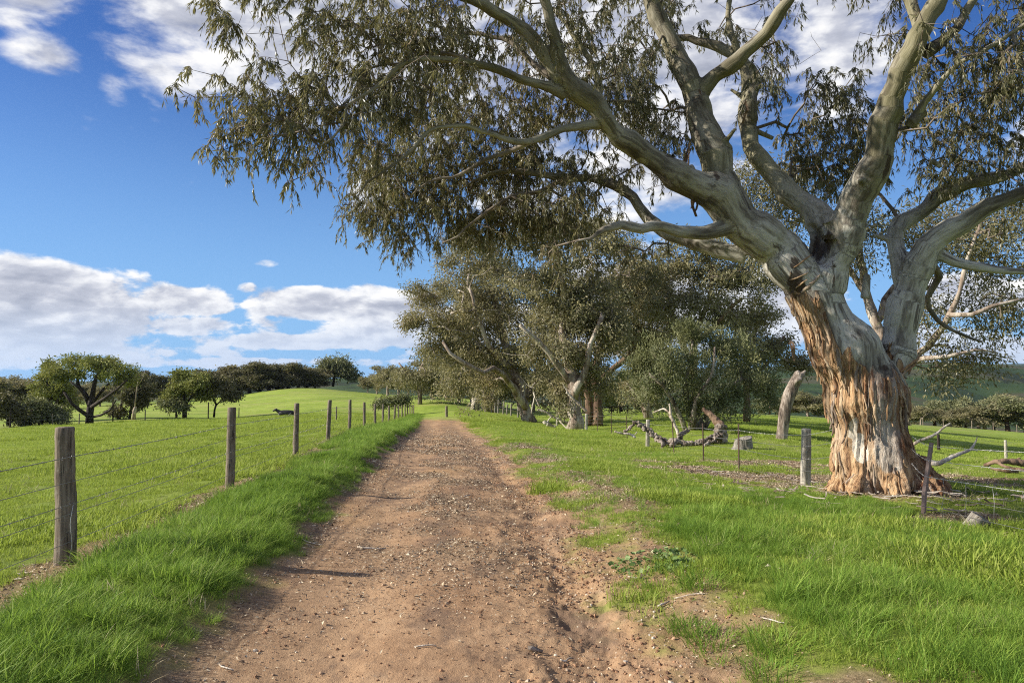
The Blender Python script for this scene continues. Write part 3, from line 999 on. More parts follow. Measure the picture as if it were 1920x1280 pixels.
ZONES = [  # px, py, rx, ry, depth offset, depth radius, weight
    (470, 205, 55, 65, -3.4, .8, 1), (530, 165, 60, 50, -3.2, .9, 1), (560, 235, 70, 45, -3.3, .8, 1.0), (505, 275, 30, 50, -3.4, .6, 1), (440, 245, 30, 60, -3.5, .5, 1), (520, 110, 40, 40, -3, .7, .9),
    (610, 175, 55, 60, -3, .8, .9), (640, 70, 60, 60, -2.8, .9, .9), (470, 15, 60, 25, -3.2, .6, .9), (410, 30, 12, 22, -3.3, .3, .4), (560, 20, 60, 30, -3, .8, .6), (700, 40, 70, 50, -2.6, 1, 1.0), (700, 120, 60, 40, -2.7, 1, 1.0),
    (790, 60, 70, 60, -2.2, 1.2, 1.2), (760, 175, 70, 50, -2.3, 1.1, 1.2), (710, 240, 45, 50, -2.4, .9, 1.3), (690, 300, 35, 60, 1.7, .8, 1.3), (700, 375, 35, 45, 1.7, .7, 1.2), (780, 280, 70, 70, 1.7, 1.2, 1.3), (760, 380, 60, 50, 1.7, 1, 1.2), (760, 440, 26, 34, 1.7, .6, 1),
    (880, 60, 70, 60, -1.8, 1.3, 1.1), (870, 190, 80, 50, .6, 1.3, 1.2), (880, 290, 90, 60, 2.0, 1.4, 1.2), (860, 390, 80, 55, 2.0, 1.3, 1.2), (980, 90, 60, 50, -1, 1.4, 1.0), (980, 200, 70, 50, .6, 1.4, 1.1),
    (980, 300, 80, 50, 2.0, 1.4, 1.2), (970, 400, 90, 50, 2.0, 1.2, 1.2), (1080, 60, 70, 60, -.2, 1.4, 1.0), (1120, 150, 70, 60, 0, 1.2, 1.2), (1190, 110, 50, 70, .6, 1, .9), (1200, 220, 60, 60, .8, 1, 1.2), (1110, 300, 60, 40, .6, 1, .9),
    (1090, 390, 70, 40, .8, 1, 1.0), (1060, 470, 50, 35, 0, .8, .8), (1180, 470, 50, 40, .9, .8, .6), (1250, 260, 30, 50, 1.2, .6, .7),
    (1240, 20, 60, 40, 1.3, .8, .7), (1350, 40, 40, 35, 1.8, .7, .5), (1440, 70, 50, 30, -.3, .6, .55), (1480, 140, 50, 40, 0, .6, .5), (1420, 150, 30, 30, 1.6, .5, .4),
    (1565, 170, 55, 55, .8, .8, 1.1), (1600, 230, 60, 50, .9, .9, 1.2), (1560, 300, 70, 55, 1.2, .9, 1.2), (1490, 270, 50, 50, 1.4, .7, .9), (1610, 330, 45, 45, 1.3, .7, .8),
    (1780, 90, 80, 60, -1.6, 1, 1.1), (1860, 140, 70, 70, -1.6, 1.1, 1.1), (1760, 200, 55, 60, -1, .9, 1.0), (1840, 240, 70, 60, -.6, 1, 1.1), (1780, 290, 60, 40, -.4, .8, .8), (1890, 330, 50, 40, .4, .8, .6), (1890, 30, 60, 40, -1.8, .9, 1), (1700, 30, 40, 40, -1, .7, .7),
    (2000, 200, 100, 140, -1, 1.3, 1), (1960, 60, 60, 80, -1.8, 1, .9),
    (700, -110, 120, 70, -2.6, 1.4, .8), (950, -120, 150, 80, -1.6, 1.5, .7), (1180, -150, 120, 90, .6, 1.4, .7), (1500, -120, 130, 90, -.4, 1.4, .6), (1780, -130, 150, 90, -1.6, 1.4, .7),
]


def plate_material():
    mt, n = material('bark_plate')
    oi = n.new('ShaderNodeObjectInfo').outputs['Random']
    p = n.new('ShaderNodeTexCoord').outputs['Object']
    c = n.ramp(oi, [(0, (.12, .068, .04)), (.25, (.30, .17, .09)), (.5, (.46, .30, .165)), (.7, (.56, .43, .28)), (.85, (.34, .28, .225)), (1, (.20, .15, .115))])
    f = n.noise(n.scaled(p, (1, 1, .15)), 60, 4, .65)
    c = n.mix(n.step(f, .42, .6, .55, 0), c, (.08, .048, .03))
    n.surface(c, .9, n.bump(f, .6, .01), .15)
    return mt


M_PLATE = plate_material()


def build_big_tree():
    rng = np.random.default_rng(21)
    base = np.array([TREE_XY[0], TREE_XY[1], gz(*TREE_XY) - .05])
    root = thing('red_gum_tree', 'huge old gum with mottled pale bark and orange brown base leaning over the track', 'tree', base)
    sk = Skel()
    ids = []
    dense, lab = Bag(), []
    segs = []
    for li, (nm, par, pts) in enumerate(LIMBS):
        c = catmull(px_path(pts), .16)
        if li == 0:
            c = c[:]
        wob = c[:, 3:4] * .10 * np.stack([np.sin(np.arange(len(c)) * .9 + li), np.cos(np.arange(len(c)) * .7 + 2 * li), np.sin(np.arange(len(c)) * .8 + li * 3)], 1)
        c[:, :3] += (wob if li else 0)
        if li:
            kk = np.cumsum(rng.normal(size=(len(c), 3)), axis=0)
            kk -= np.linspace(0, 1, len(c))[:, None] * kk[-1]
            c[:, :3] += kk * .018 * sst(np.arange(len(c)), 2, 6)[:, None]
        c[:, 3] *= 1 + .08 * np.sin(np.arange(len(c)) * 1.3 + li * 2.1) + .05 * rng.normal(size=len(c)) * (li > 0)
        parent = -1 if par < 0 else ids[par][int(np.argmin(np.linalg.norm(np.array([sk.p[k] for k in ids[par]]) - c[0, :3], axis=1)))]
        ids.append(sk.path(c[:, :3], c[:, 3], parent, True, li))
        if li >= 19:
            tb = Bag(); tb.tube(c[:, :3] - base, c[:, 3], 8, cap=True, a=.6)
            link('limb', tb.mesh('limb', M_TWIG, True, 'thick'), root)
            continue
        dense.tube(c[:, :3], c[:, 3], 18, cap=True)
        ln = np.concatenate([[0], np.cumsum(np.linalg.norm(np.diff(c[:, :3], axis=0), axis=1))])
        for k in range(len(c) - 1):
            segs.append((c[k], c[k + 1], li, ln[k]))
    # buttress roots
    for k in range(9):
        a = k * 2 * math.pi / 9 + .25
        dr = np.array([math.cos(a), math.sin(a), 0])
        rr = [.80, .72, .8, .95, 1.0, 1.1, .92, 1.05, .95][k]
        top_ = .95 if dr[0] < .3 else .55
        pts = np.array([base + dr * .38 + [0, 0, top_], base + dr * .48 + [0, 0, top_ * .44], base + dr * .70 * rr + [0, 0, .12], base + dr * .92 * rr + [0, 0, -.14]])
        c = catmull(np.hstack([pts, [[.18], [.22], [.19], [.09]]]), .1)
        dense.tube(c[:, :3], c[:, 3], 12, cap=True)
        for q in range(len(c) - 1): segs.append((c[q], c[q + 1], 0, -1.0 + q * .1))
    # broken stubs, the dark hollow's lip and burls
    for px, py, dx, dy, r, dd in ((1707, 232, 26, -22, 12, -1.1), (1305, 345, -14, -34, 12, .05), (1622, 560, 4, -46, 9, .1), (1556, 455, 2, -40, 26, -.30), (1420, 445, 30, -30, 10, .5), (1745, 300, 20, 14, 6, -.8), (1405, 240, 45, 20, 6, 1.4)):
        c = px_path([(px, py, r, dd), (px + dx, py + dy, r * .75, dd)])
        dense.tube(c[:, :3], c[:, 3], 10, cap=True)
        segs.append((c[0], c[1], -2, 0.0))
    for _ in range(22):                      # snapped-off branch stubs
        k = rng.integers(len(segs)); sg = segs[k]
        if sg[2] < 1 or sg[0][3] < .09: continue
        ax_ = nrm(sg[1][:3] - sg[0][:3])
        o_ = rng.normal(size=3); o_ = nrm(o_ - ax_ * (o_ @ ax_) + ax_ * .6)
        r_ = rng.uniform(.022, .05)
        c = np.array([np.append(sg[0][:3], r_ * 1.3), np.append(sg[0][:3] + o_ * (sg[0][3] + .05), r_ * 1.15), np.append(sg[0][:3] + o_ * (sg[0][3] + rng.uniform(.12, .32)), r_ * .8)])
        dense.tube(c[:, :3], c[:, 3], 8, cap=True)
        segs.append((c[0], c[2], sg[2], sg[3]))
    v, f = fused(dense, .026, 4)
    # nearest skeleton segment of each vertex
    A = np.array([s[0] for s in segs]); B = np.array([s[1] for s in segs]); LI = np.array([s[2] for s in segs]); LN = np.array([s[3] for s in segs])
    near = np.zeros(len(v), int); tt = np.zeros(len(v)); best = np.full(len(v), 1e9)
    AB = B[:, :3] - A[:, :3]; L2 = (AB ** 2).sum(1) + 1e-9
    for k in range(len(segs)):
        w = v - A[k, :3]
        t = np.clip(w @ AB[k] / L2[k], 0, 1)
        dd = np.linalg.norm(w - t[:, None] * AB[k], axis=1) - (A[k, 3] + (B[k, 3] - A[k, 3]) * t) * .6
        sel = dd < best
        best[sel] = dd[sel]; near[sel] = k; tt[sel] = t[sel]
    for k in np.where(LI == -2)[0]:
        pass
    ax = A[near, :3] + AB[near] * tt[:, None]
    tg = nrm(AB[near])
    up = np.where(np.abs(tg[:, 2:3]) < .95, np.array([[0, 0, 1.]]), np.array([[0, 1., 0]]))
    u = nrm(np.cross(tg, up)); w = np.cross(tg, u)
    rel = v - ax
    ca, sa = (rel * u).sum(1), (rel * w).sum(1)
    along = LN[near] + tt * np.sqrt(L2[near])
    # on the trunk use plain height so that strips run on through buttresses and forks
    low = LI[near] <= 0
    cx = np.interp(v[:, 2], [-.5, 2.2, 4], [TREE_XY[0], TREE_XY[0] - .1, TREE_XY[0] - .9])
    bc = np.stack([ca + LI[near] * 3.7, sa, along * .16], 1)
    bc[low] = np.stack([v[low, 0] - cx[low] * .6, v[low, 1], v[low, 2] * .16], 1)
    z0 = base[2]
    hgt = v[:, 2] - z0
    # image-side bearings of a vertex on the stem, used only to place marks that belong to the bark
    sx = v[:, 0] - cx
    rough = 1 - sst(hgt + .55 * (fbm(sx * 5 + 3, v[:, 1] * 3, 5, 3) - .5) * 2.2, 1.8, 2.3)
    rough = np.maximum(rough, (1 - sst(np.abs(v[:, 0] - np.interp(v[:, 2], [1.2, 1.9, 2.9, 3.6], [5.28, 5.05, 4.75, 4.55])), .10, .30)) * (1 - sst(hgt + .8 * (fbm(v[:, 0] * 6, v[:, 2] * 2, 15, 3) - .5), 3.1, 3.7)) * (v[:, 1] < 12.4) * sst(hgt, 1.2, 1.6))
    def mark(px, py, rx, ry, front=True):
        c = P(px, py, TD - .6)
        q = ((v[:, 0] - c[0]) / (rx * TD / FPX)) ** 2 + ((v[:, 2] - c[2]) / (ry * TD / FPX)) ** 2
        return np.clip(1.5 - q, 0, 1.5) / 1.5 * ((v[:, 1] < TD + .25) if front else 1)
    white = np.maximum(mark(1622, 842, 12, 32), mark(1615, 806, 7, 24))
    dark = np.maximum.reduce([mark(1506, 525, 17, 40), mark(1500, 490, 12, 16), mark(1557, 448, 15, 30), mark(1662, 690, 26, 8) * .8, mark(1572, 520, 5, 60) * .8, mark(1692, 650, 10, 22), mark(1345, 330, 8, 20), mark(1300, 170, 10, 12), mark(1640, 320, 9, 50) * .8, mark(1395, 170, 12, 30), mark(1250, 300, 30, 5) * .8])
    red = np.clip(np.maximum.reduce([mark(1548, 715, 24, 50), mark(1655, 715, 42, 40), mark(1690, 800, 14, 80), mark(1560, 800, 12, 40) * .5]), 0, 1)
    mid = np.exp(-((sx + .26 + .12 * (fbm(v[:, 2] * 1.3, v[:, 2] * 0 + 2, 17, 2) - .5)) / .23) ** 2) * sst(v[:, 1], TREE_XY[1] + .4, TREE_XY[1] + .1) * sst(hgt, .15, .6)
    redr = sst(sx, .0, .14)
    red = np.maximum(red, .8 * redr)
    limb_shade_tint = sst(hgt, 3.5, 6.0)  # rises with height; weights the painted limb shade and the green tint
    # relief: fibrous ridges below, slow swellings and dents above
    nn = vnormals(v, f)
    ang = np.arctan2(v[:, 1] - TREE_XY[1], sx)
    rp = rough * (1 - sst(hgt, 2.4, 3.0))
    ridge = (1 - np.abs(2 * fbm(ang * 7.5, v[:, 2] * .7 + 9, 33, 3) - 1))
    ridge2 = fbm(ang * 19, v[:, 2] * 1.8, 35, 3) - .5
    base_rag = (1 - sst(hgt, .1, .75)) * (fbm(ang * 9, v[:, 2] * 5, 37, 3) - .5)
    disp = rp * (1 - .72 * mid) * (.11 * (ridge - .8) + .06 * ridge2) + .05 * rp * (fbm(ang * 3, v[:, 2] * .3, 36, 2) - .5) + .16 * base_rag - .012 * white * 1.5
    n3 = fbm(bc[:, 0] * 1.6 + bc[:, 1] * .7, bc[:, 2] * 9 + bc[:, 1] * 1.3, 39, 3) - .5
    Rl = A[near, 3]
    n4 = fbm(bc[:, 0] * 7 + bc[:, 1] * 5, bc[:, 2] * 26, 40, 3) - .5
    disp = disp + (n3 * .085 + n4 * .085) * np.minimum(Rl, .40) * (1 - rp)
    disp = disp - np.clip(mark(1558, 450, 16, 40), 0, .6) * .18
    disp = np.where(Rl < .06, disp * .3, disp)
    v = v + nn * disp[:, None]
    # one object per limb, sharing one smooth set of normals
    nn = vnormals(v, f)
    fl = LI[near][f[:, 0]]
    fl = np.where(fl < 0, 0, fl)
    nl = len(LIMBS)
    def votes(lbl):
        m = np.zeros((len(v), nl), dtype=np.float32)
        for c4 in range(4): np.add.at(m, (f[:, c4], lbl), 1)
        return m
    for _ in range(12):                      # tidy the borders between limbs
        m = votes(fl)
        fl = (m[f[:, 0]] + m[f[:, 1]] + m[f[:, 2]] + m[f[:, 3]]).argmax(1)
    for _ in range(6):                       # stray scraps join what surrounds them
        m = votes(fl); changed = 0
        for li in range(nl):
            sel = np.where(fl == li)[0]
            if not len(sel): continue
            uq, inv = np.unique(f[sel], return_inverse=True)
            inv = inv.reshape(-1, 4)
            lab = np.arange(len(uq))
            while True:
                mm = lab[inv].min(1)
                new = lab.copy()
                for c4 in range(4): np.minimum.at(new, inv[:, c4], mm)
                new = new[new]
                if (new == lab).all(): break
                lab = new
            cl = lab[inv[:, 0]]
            vals, cnt = np.unique(cl, return_counts=True)
            for vv in vals[cnt < cnt.max()]:
                fs = sel[cl == vv]
                w = m[np.unique(f[fs])].sum(0); w[li] = 0
                if w.max() > 0:
                    fl[fs] = w.argmax(); changed += len(fs)
        if not changed: break
    for li in range(len(LIMBS)):
        q = f[fl == li]
        if not len(q): continue
        uq, inv = np.unique(q, return_inverse=True)
        at = {'bc': ('POINT', 'FLOAT_VECTOR', bc[uq])}
        for k, arr in (('rough', rough), ('white', white), ('dark', dark), ('limb_shade_tint', limb_shade_tint), ('red', red), ('mid', mid)):
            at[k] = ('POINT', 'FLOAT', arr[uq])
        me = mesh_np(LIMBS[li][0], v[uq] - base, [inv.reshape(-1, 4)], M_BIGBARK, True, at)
        me.normals_split_custom_set_from_vertices([tuple(t) for t in nn[uq]])
        link(LIMBS[li][0], me, root)
    # peeling plates and ribbons of bark lying on the stem, each a piece of its own
    from mathutils.kdtree import KDTree
    kd = KDTree(len(v))
    for i, q in enumerate(v): kd.insert(q, i)
    kd.balance()
    front = np.where((v[:, 1] < TREE_XY[1] + .25) & (hgt > .15) & (hgt < 4.4) & (LI[near] <= 5) & (Rl > .2))[0]
    picks = rng.choice(front, 1100, replace=False)
    made = 0
    for i in picks:
        lowp = rough[i] > .5
        edge = .15 < rough[i] < .95
        if made > 190: break
        if not (lowp and rng.random() < .42 * (1 - .85 * mid[i])) and not (edge and rough[i] > .3): continue
        if white[i] > .2: continue
        L = rng.uniform(.18, .75) if lowp else rng.uniform(.12, .45)
        Wd = rng.uniform(.018, .060) if lowp else rng.uniform(.012, .035)
        q = v[i].copy(); rows = []
        dirv = -tg[near[i]] if LI[near[i]] > 0 else np.array([0, 0, -1.0])
        n_ = 7
        lift0, lift1 = rng.uniform(.004, .012), rng.uniform(.01, .07)
        sway = rng.normal() * .3
        for k in range(n_):
            co, j, _d = kd.find(q)
            nv = nn[j]; pos = v[j]
            side = nrm(np.cross(dirv, nv))
            u_ = k / (n_ - 1)
            w_ = Wd * (1 - .75 * abs(2 * u_ - .9) ** 2.5) * .5
            lift = lift0 + lift1 * max(0, u_ - .45) ** 2 * 3
            c0 = pos + nv * (lift + .004)
            rows.append((c0 - side * w_ - nv * .006, c0 + nv * .008, c0 + side * w_ - nv * .006, c0 - side * w_ - nv * .022, c0 + side * w_ - nv * .022))
            q = pos + dirv * L / n_ + side * sway * L / n_ * .3
        pv = np.array(rows).reshape(-1, 3)
        fs = []
        for k in range(n_ - 1):
            a0, b0 = k * 5, k * 5 + 5
            for s0, s1 in ((0, 1), (1, 2), (2, 4), (3, 0)):
                fs.append((a0 + s0, a0 + s1, b0 + s1, b0 + s0))
        link('bark_plate', mesh_np('bark_plate', pv - base, [np.array(fs)], M_PLATE, True), root)
        made += 1
    # branches and leaves
    ells = []
    for px, py, rx, ry, dd, dr, wt in ZONES:
        d = TD + dd
        d += .35
        ells.append((P(px, py, d), (rx * d / FPX, dr, ry * d / FPX), wt))
    ells = [(c_, r_, w_ * (1.45 if c_[2] > 4.6 and -3 < c_[0] < 3.2 else 1)) for c_, r_, w_ in ells]
    T, own = ellipsoid_targets(ells, rng, 3700, top=.2, shell=.35, per=5, tight=.28, tail=1.2)
    ends = sk.grow(T, rng, .26, .16, .10, bias=.16)
    # bare twigs poking out of the crown
    bare_t = []
    for px, py, dd in ((600, 420, -2.7), (640, 385, -2.6), (655, 378, -2.6), (1520, 60, -.4), (1540, 95, 0), (1500, 120, .2), (1320, 60, 1.9), (1290, 30, 1.5), (1430, 30, .2), (1745, 290, -.8), (1500, 235, 1.4), (597, 315, -3.4), (590, 300, -3.4), (940, 360, 1.4), (960, 400, 1.3), (1000, 380, 1.3), (890, 390, 1.5), (930, 440, 1.3), (1010, 420, 1.2), (1075, 390, 1.1)):
        bare_t.append(P(px, py, TD + dd))
    for _ in range(170):
        z = ells[rng.integers(len(ells))]
        bare_t.append(z[0] + nrm(rng.normal(size=3)) * np.array(z[1]) * rng.uniform(.3, 1.1))
    sk.grow(np.array(bare_t), rng, .22, .28, .05)
    sk.finish(.0058, .50)
    tw = Bag()
    sk.twigs(tw)
    ep = np.array([sk.p[i] for i, _ in ends])
    ed = nrm(np.array([sk.p[i] - sk.p[sk.par[i]] for i, _ in ends]))
    # drooping leafy shoots from each end
    K = 4
    sb, sd = [], []
    bases, dirs, ctone = [], [], []
    for e in range(len(ep)):
        ct = rng.random()
        for k in range(K):
            o = nrm(ed[e] * .6 + rng.normal(size=3) * .75)
            L = rng.uniform(.16, .42)
            u = np.linspace(0, 1, 4)[:, None]
            pts = ep[e] + o * L * u * (1 - .45 * u) + np.array([0, 0, -1.0]) * L * .60 * u ** 1.8
            tw.tube(pts, [.0032, .0028, .0022, .0012], 3, cap=False)
            m = rng.integers(16, 24)
            s = rng.random(m) ** .8
            b = ep[e] + o * L * (s * (1 - .45 * s))[:, None] + np.array([0, 0, -1.0]) * (L * .60 * s ** 1.8)[:, None]
            dv = o * .45 + rng.normal(size=(m, 3)) * .42 + np.array([0, 0, -1.25])
            bases.append(b); dirs.append(dv)
            ctone.append(np.clip(.5 * ct + .5 * rng.random(m), 0, 1))
    link('branches', tw.mesh('branches', M_TWIG, True, 'thick'), root, loc=-Vector(base), kind='stuff')
    bases, dirs, tone = np.vstack(bases), np.vstack(dirs), np.concatenate(ctone)
    L = rng.uniform(.055, .125, len(bases)) * np.where(rng.random(len(bases)) < .15, .6, 1)
    foliage('foliage', bases - base, dirs, L, L * rng.uniform(.13, .21, len(L)), tone, M_LEAF, rng, root)
    print('big tree', len(bases), 'leaves', len(v), 'bark verts', flush=True)
    # ragged strips of shed bark hanging from forks
    for px, py, dd, ln in ((1300, 350, -.3, .5), (1395, 190, 1.2, .4), (1290, 280, .2, .6), (1312, 170, .3, .35), (1480, 640, -.2, .2)):
        b = Bag()
        p0 = P(px, py, TD + dd)
        for k in range(4):
            q = np.array([p0 + rng.normal(size=3) * .03, p0 + rng.normal(size=3) * .05 + [0, 0, -ln * .5], p0 + rng.normal(size=3) * .08 + [0, 0, -ln * rng.uniform(.7, 1.1)]])
            c = catmull(q, .06)
            wv = np.array([rng.uniform(.008, .02), rng.uniform(-.01, .01), 0])
            n = len(c)
            vv = np.vstack([c - wv, c + wv]); i = np.arange(n - 1)
            b.add(vv, np.stack([i, i + 1, i + 1 + n, i + n], 1))
        link('bark_strip', b.mesh('bark_strip', M_BROWNBARK), root, loc=-Vector(base))


build_big_tree()


# ------------------------------------------------------------------ trees built for their own place
def make_tree(name, label, px, d, stems, ells, n_t, k, lmin, lmax, ratio, leafmat, barkmat, seed, group=None, hang=.35, sxy=.4, sz=.28,
              row=None, shell=.55, top=.3, seg=.7, per=8, tight=.17, r0=.012, expo=.46, dspread=None, fall=.15, cat='tree', base=None, bare=0, sag=.10, twigmat=None):
    """stems: paths of (px, py, half width px, depth offset); ells: (px, py, rx, ry[, depth offset])."""
    rng = np.random.default_rng(seed)
    b = G(px, d, .05) if base is None else base
    root = thing(name, label, cat, b, group)
    sk = Skel(); bag = Bag()
    ids = []
    for s in stems:
        c = catmull(px_path(s, d), max(.25, .012 * d))
        c[:, :3] += rng.normal(size=(len(c), 3)) * c[:, 3:4] * .22
        c[:, 3] *= 1 + .10 * rng.normal(size=len(c))
        par = -1
        if ids:
            par = sk.nearest(c[0, :3])
        ids.append(sk.path(c[:, :3], c[:, 3], par, True))
        v, f, t = tube(c[:, :3], c[:, 3], 10, True)
        m = Bag(); m.add(v, f, t)
        link('trunk' if s is stems[0] else 'limb', m.mesh('trunk', barkmat), root, loc=-Vector(b))
    E = []
    for e in ells:
        ex, ey, rx, ry = e[:4]
        dd = e[4] if len(e) > 4 else rng.uniform(-.3, .75) * rx * d / FPX
        D = d + dd
        rxm, rym = rx * D / FPX, ry * D / FPX
        E.append((P(ex, ey, D), (rxm, dspread or (rxm + rym) / 2, rym), 1.0))
    T, own = ellipsoid_targets(E, rng, n_t, top, shell, per, tight)
    ends = sk.grow(T, rng, seg, .18, sag)
    if bare:
        bt = [E[rng.integers(len(E))] for _ in range(bare)]
        sk.grow(np.array([q[0] + nrm(rng.normal(size=3)) * np.array(q[1]) * rng.uniform(.5, 1.15) for q in bt]), rng, seg * .8, .3, .0)
    sk.finish(r0, expo)
    tw = Bag(); sk.twigs(tw)
    link('branches', tw.mesh('branches', twigmat or M_TWIG, True, 'thick'), root, loc=-Vector(b), kind='stuff')
    ep = np.array([sk.p[i] for i, _ in ends])
    ed = nrm(np.array([sk.p[i] - sk.p[sk.par[i]] for i, _ in ends]))
    bs, dv, L, W, tone = clump(ep, ed, rng, k, sxy, sz, hang, lmin, lmax, ratio, fall=fall, own=own[[j for _, j in ends]])
    foliage('foliage', bs - b, dv, L, W, tone, leafmat, rng, root)
    return root


def mid_trees():
    K = dict(n_t=240, k=86, lmin=.14, lmax=.30, ratio=.42, hang=.5, sxy=.40, sz=.32, seg=.8, r0=.026, bare=170, twigmat=M_PALETWIG)
    g = 'gum trees along the right hand fence'
    # leaning gum at the fence corner
    make_tree('gum_tree', 'big spreading gum with a leaning white lower limb beyond the track end', 985, 66,
              [[(988, 796, 15, 0), (986, 770, 13, 0), (982, 745, 11, 0), (960, 690, 9, .5), (940, 620, 7, 1), (925, 540, 5, 1)],
               [(985, 765, 8, -.5), (965, 728, 6, -2), (945, 705, 5.5, -4), (925, 688, 5, -5), (905, 700, 4.5, -5.5), (888, 690, 4.5, -6), (866, 678, 4, -6.3), (845, 662, 3, -6.5), (830, 640, 2.5, -6.5)],
               [(984, 750, 8, 0), (1005, 700, 6, .5), (1020, 640, 5, 1), (1010, 560, 4, 1)],
               [(960, 690, 6, .5), (925, 660, 5, -1), (900, 610, 4, -2), (880, 540, 3, -2)]],
              [(830, 570, 50, 42), (795, 600, 24, 26), (790, 545, 28, 22), (875, 510, 60, 42), (840, 490, 34, 22), (900, 585, 70, 50), (850, 650, 50, 32), (905, 650, 55, 40), (960, 545, 70, 55), (965, 640, 60, 50), (930, 470, 60, 30), (955, 700, 55, 30), (1000, 600, 50, 50), (815, 645, 22, 18), (890, 690, 45, 28), (930, 730, 40, 22), (1000, 680, 45, 40), (870, 600, 60, 50), (1000, 540, 50, 40), (1010, 735, 40, 22), (770, 600, 12, 10)],
              leafmat=M_LEAF_MID, barkmat=M_GUMBARK, seed=3, group=None, **{**K, 'n_t': 720})
    make_tree('gum_tree', 'tall gum with stringy pale bark beside the fence, a snapped limb at its foot', 1078, 53,
              [[(1080, 812, 16, 0), (1079, 785, 14, 0), (1076, 750, 12, 0), (1068, 690, 9, 0), (1055, 620, 7, .5), (1050, 540, 5, 1), (1045, 470, 3, 1)],
               [(1076, 745, 8, -.3), (1095, 700, 6, -.8), (1110, 640, 5, -1), (1130, 590, 4, -1)],
               [(1072, 720, 7, 0), (1040, 680, 5, -1), (1010, 640, 4.5, -1.5), (975, 610, 3, -2)]],
              [(1010, 570, 55, 45), (1060, 510, 80, 40), (1000, 500, 55, 40), (1050, 600, 60, 45), (1110, 560, 55, 50), (1090, 650, 60, 45), (1030, 660, 50, 40), (1120, 690, 45, 30), (1020, 715, 45, 28), (1060, 440, 70, 36), (980, 440, 60, 30), (1130, 460, 50, 32), (1150, 610, 40, 40), (1060, 740, 40, 24), (1100, 720, 40, 26), (1060, 560, 70, 50), (1020, 660, 50, 40), (900, 440, 40, 26), (1100, 600, 60, 50), (1010, 425, 60, 26), (1080, 410, 50, 24), (850, 450, 40, 26), (1160, 430, 40, 24)],
              leafmat=M_LEAF_BROWN, barkmat=M_GUMBARK, seed=4, **{**K, 'n_t': 720})
    make_tree('gum_tree', 'gum with twin dark trunks standing behind the stringy barked one', 1116, 60,
              [[(1122, 796, 10, 0), (1121, 760, 9, 0), (1118, 700, 8, 0), (1125, 640, 6, 0), (1145, 580, 5, 0), (1150, 520, 3, 0)],
               [(1108, 798, 9, .8), (1104, 750, 8, .8), (1098, 700, 6, 1), (1090, 640, 4, 1)],
               [(1120, 715, 6, 0), (1150, 690, 5, -.5), (1180, 660, 4.5, -1), (1200, 620, 3, -1)]],
              [(1170, 560, 60, 50), (1200, 610, 40, 34), (1140, 510, 60, 40), (1190, 520, 40, 40), (1170, 650, 40, 26), (1130, 600, 50, 40)],
              leafmat=M_LEAF_MID, barkmat=M_BROWNBARK, seed=5, **{**K, 'n_t': 330})
    make_tree('gum_tree', 'bushy topped gum rising behind the grey green shrub', 1300, 57,
              [[(1305, 790, 9, 0), (1305, 740, 8, 0), (1300, 680, 7, 0), (1310, 610, 5, 0), (1330, 560, 4, 0), (1335, 500, 3, 0)],
               [(1302, 690, 6, 0), (1270, 620, 5, .5), (1250, 560, 4, .5)], [(1308, 640, 5, 0), (1350, 600, 4, -.5), (1390, 560, 3, -1)]],
              [(1290, 560, 70, 45), (1245, 525, 45, 40), (1300, 500, 60, 34), (1355, 540, 60, 42), (1400, 575, 40, 26), (1330, 600, 60, 34), (1240, 590, 40, 34), (1265, 475, 26, 20), (1390, 520, 34, 26), (1330, 470, 40, 26), (1400, 480, 44, 30), (1290, 450, 30, 18), (1440, 520, 36, 26)],
              leafmat=M_LEAF_BROWN, barkmat=M_BROWNBARK, seed=6, **{**K, 'n_t': 430})
    make_tree('gum_tree', 'open thin limbed gum between the shrub and the great trunk', 1420, 60,
              [[(1400, 790, 7, 0), (1402, 750, 6, 0), (1398, 700, 5, 0), (1410, 650, 4, 0), (1420, 600, 3, 0)],
               [(1400, 710, 4, 0), (1430, 690, 3.5, -.5), (1455, 660, 3, -.5), (1470, 630, 2, -.5)]],
              [(1425, 590, 46, 26), (1390, 630, 40, 26), (1455, 640, 34, 20), (1475, 668, 30, 14), (1500, 684, 22, 9), (1415, 670, 36, 18), (1385, 690, 30, 20)],
              leafmat=M_LEAF_MID, barkmat=M_BROWNBARK, seed=7, **{**K, 'n_t': 210, 'k': 90})
    make_tree('gum_tree', 'gum with a white lower trunk in the shade behind the fence corner', 925, 84,
              [[(930, 778, 9, 0), (928, 745, 8, 0), (920, 710, 7, 0), (905, 670, 5, 0), (900, 640, 3, 0)], [(925, 730, 5, 0), (945, 690, 4, .5), (950, 650, 3, 1)],
               [(915, 772, 6, -2), (912, 750, 5, -2), (895, 715, 4, -2), (870, 690, 3, -3)]],
              [(880, 690, 50, 30), (920, 690, 50, 34), (850, 715, 36, 24), (900, 725, 40, 20), (950, 720, 40, 26), (905, 655, 50, 30)],
              leafmat=M_LEAF_BROWN, barkmat=M_GUMBARK, seed=8, **{**K, 'n_t': 260, 'k': 80, 'sxy': .5, 'sz': .4, 'lmin': .22, 'lmax': .4})
    make_tree('gum_tree', 'gum with white forking limbs standing left of the big spreading one', 785, 108,
              [[(788, 760, 4.5, 0), (787, 735, 4, 0), (783, 712, 3.2, 0), (790, 690, 2.5, 0), (800, 670, 2, 0)], [(786, 725, 3, 0), (768, 708, 2.4, 0), (755, 690, 2, 0), (748, 680, 1.4, 0)]],
              [(785, 690, 30, 22), (810, 710, 26, 22), (760, 700, 22, 16), (795, 668, 22, 12), (825, 735, 20, 18)],
              leafmat=M_LEAF_BROWN, barkmat=M_GUMBARK, seed=9, **{**K, 'n_t': 100, 'k': 70, 'sxy': .7, 'sz': .5, 'lmin': .26, 'lmax': .46, 'bare': 10})
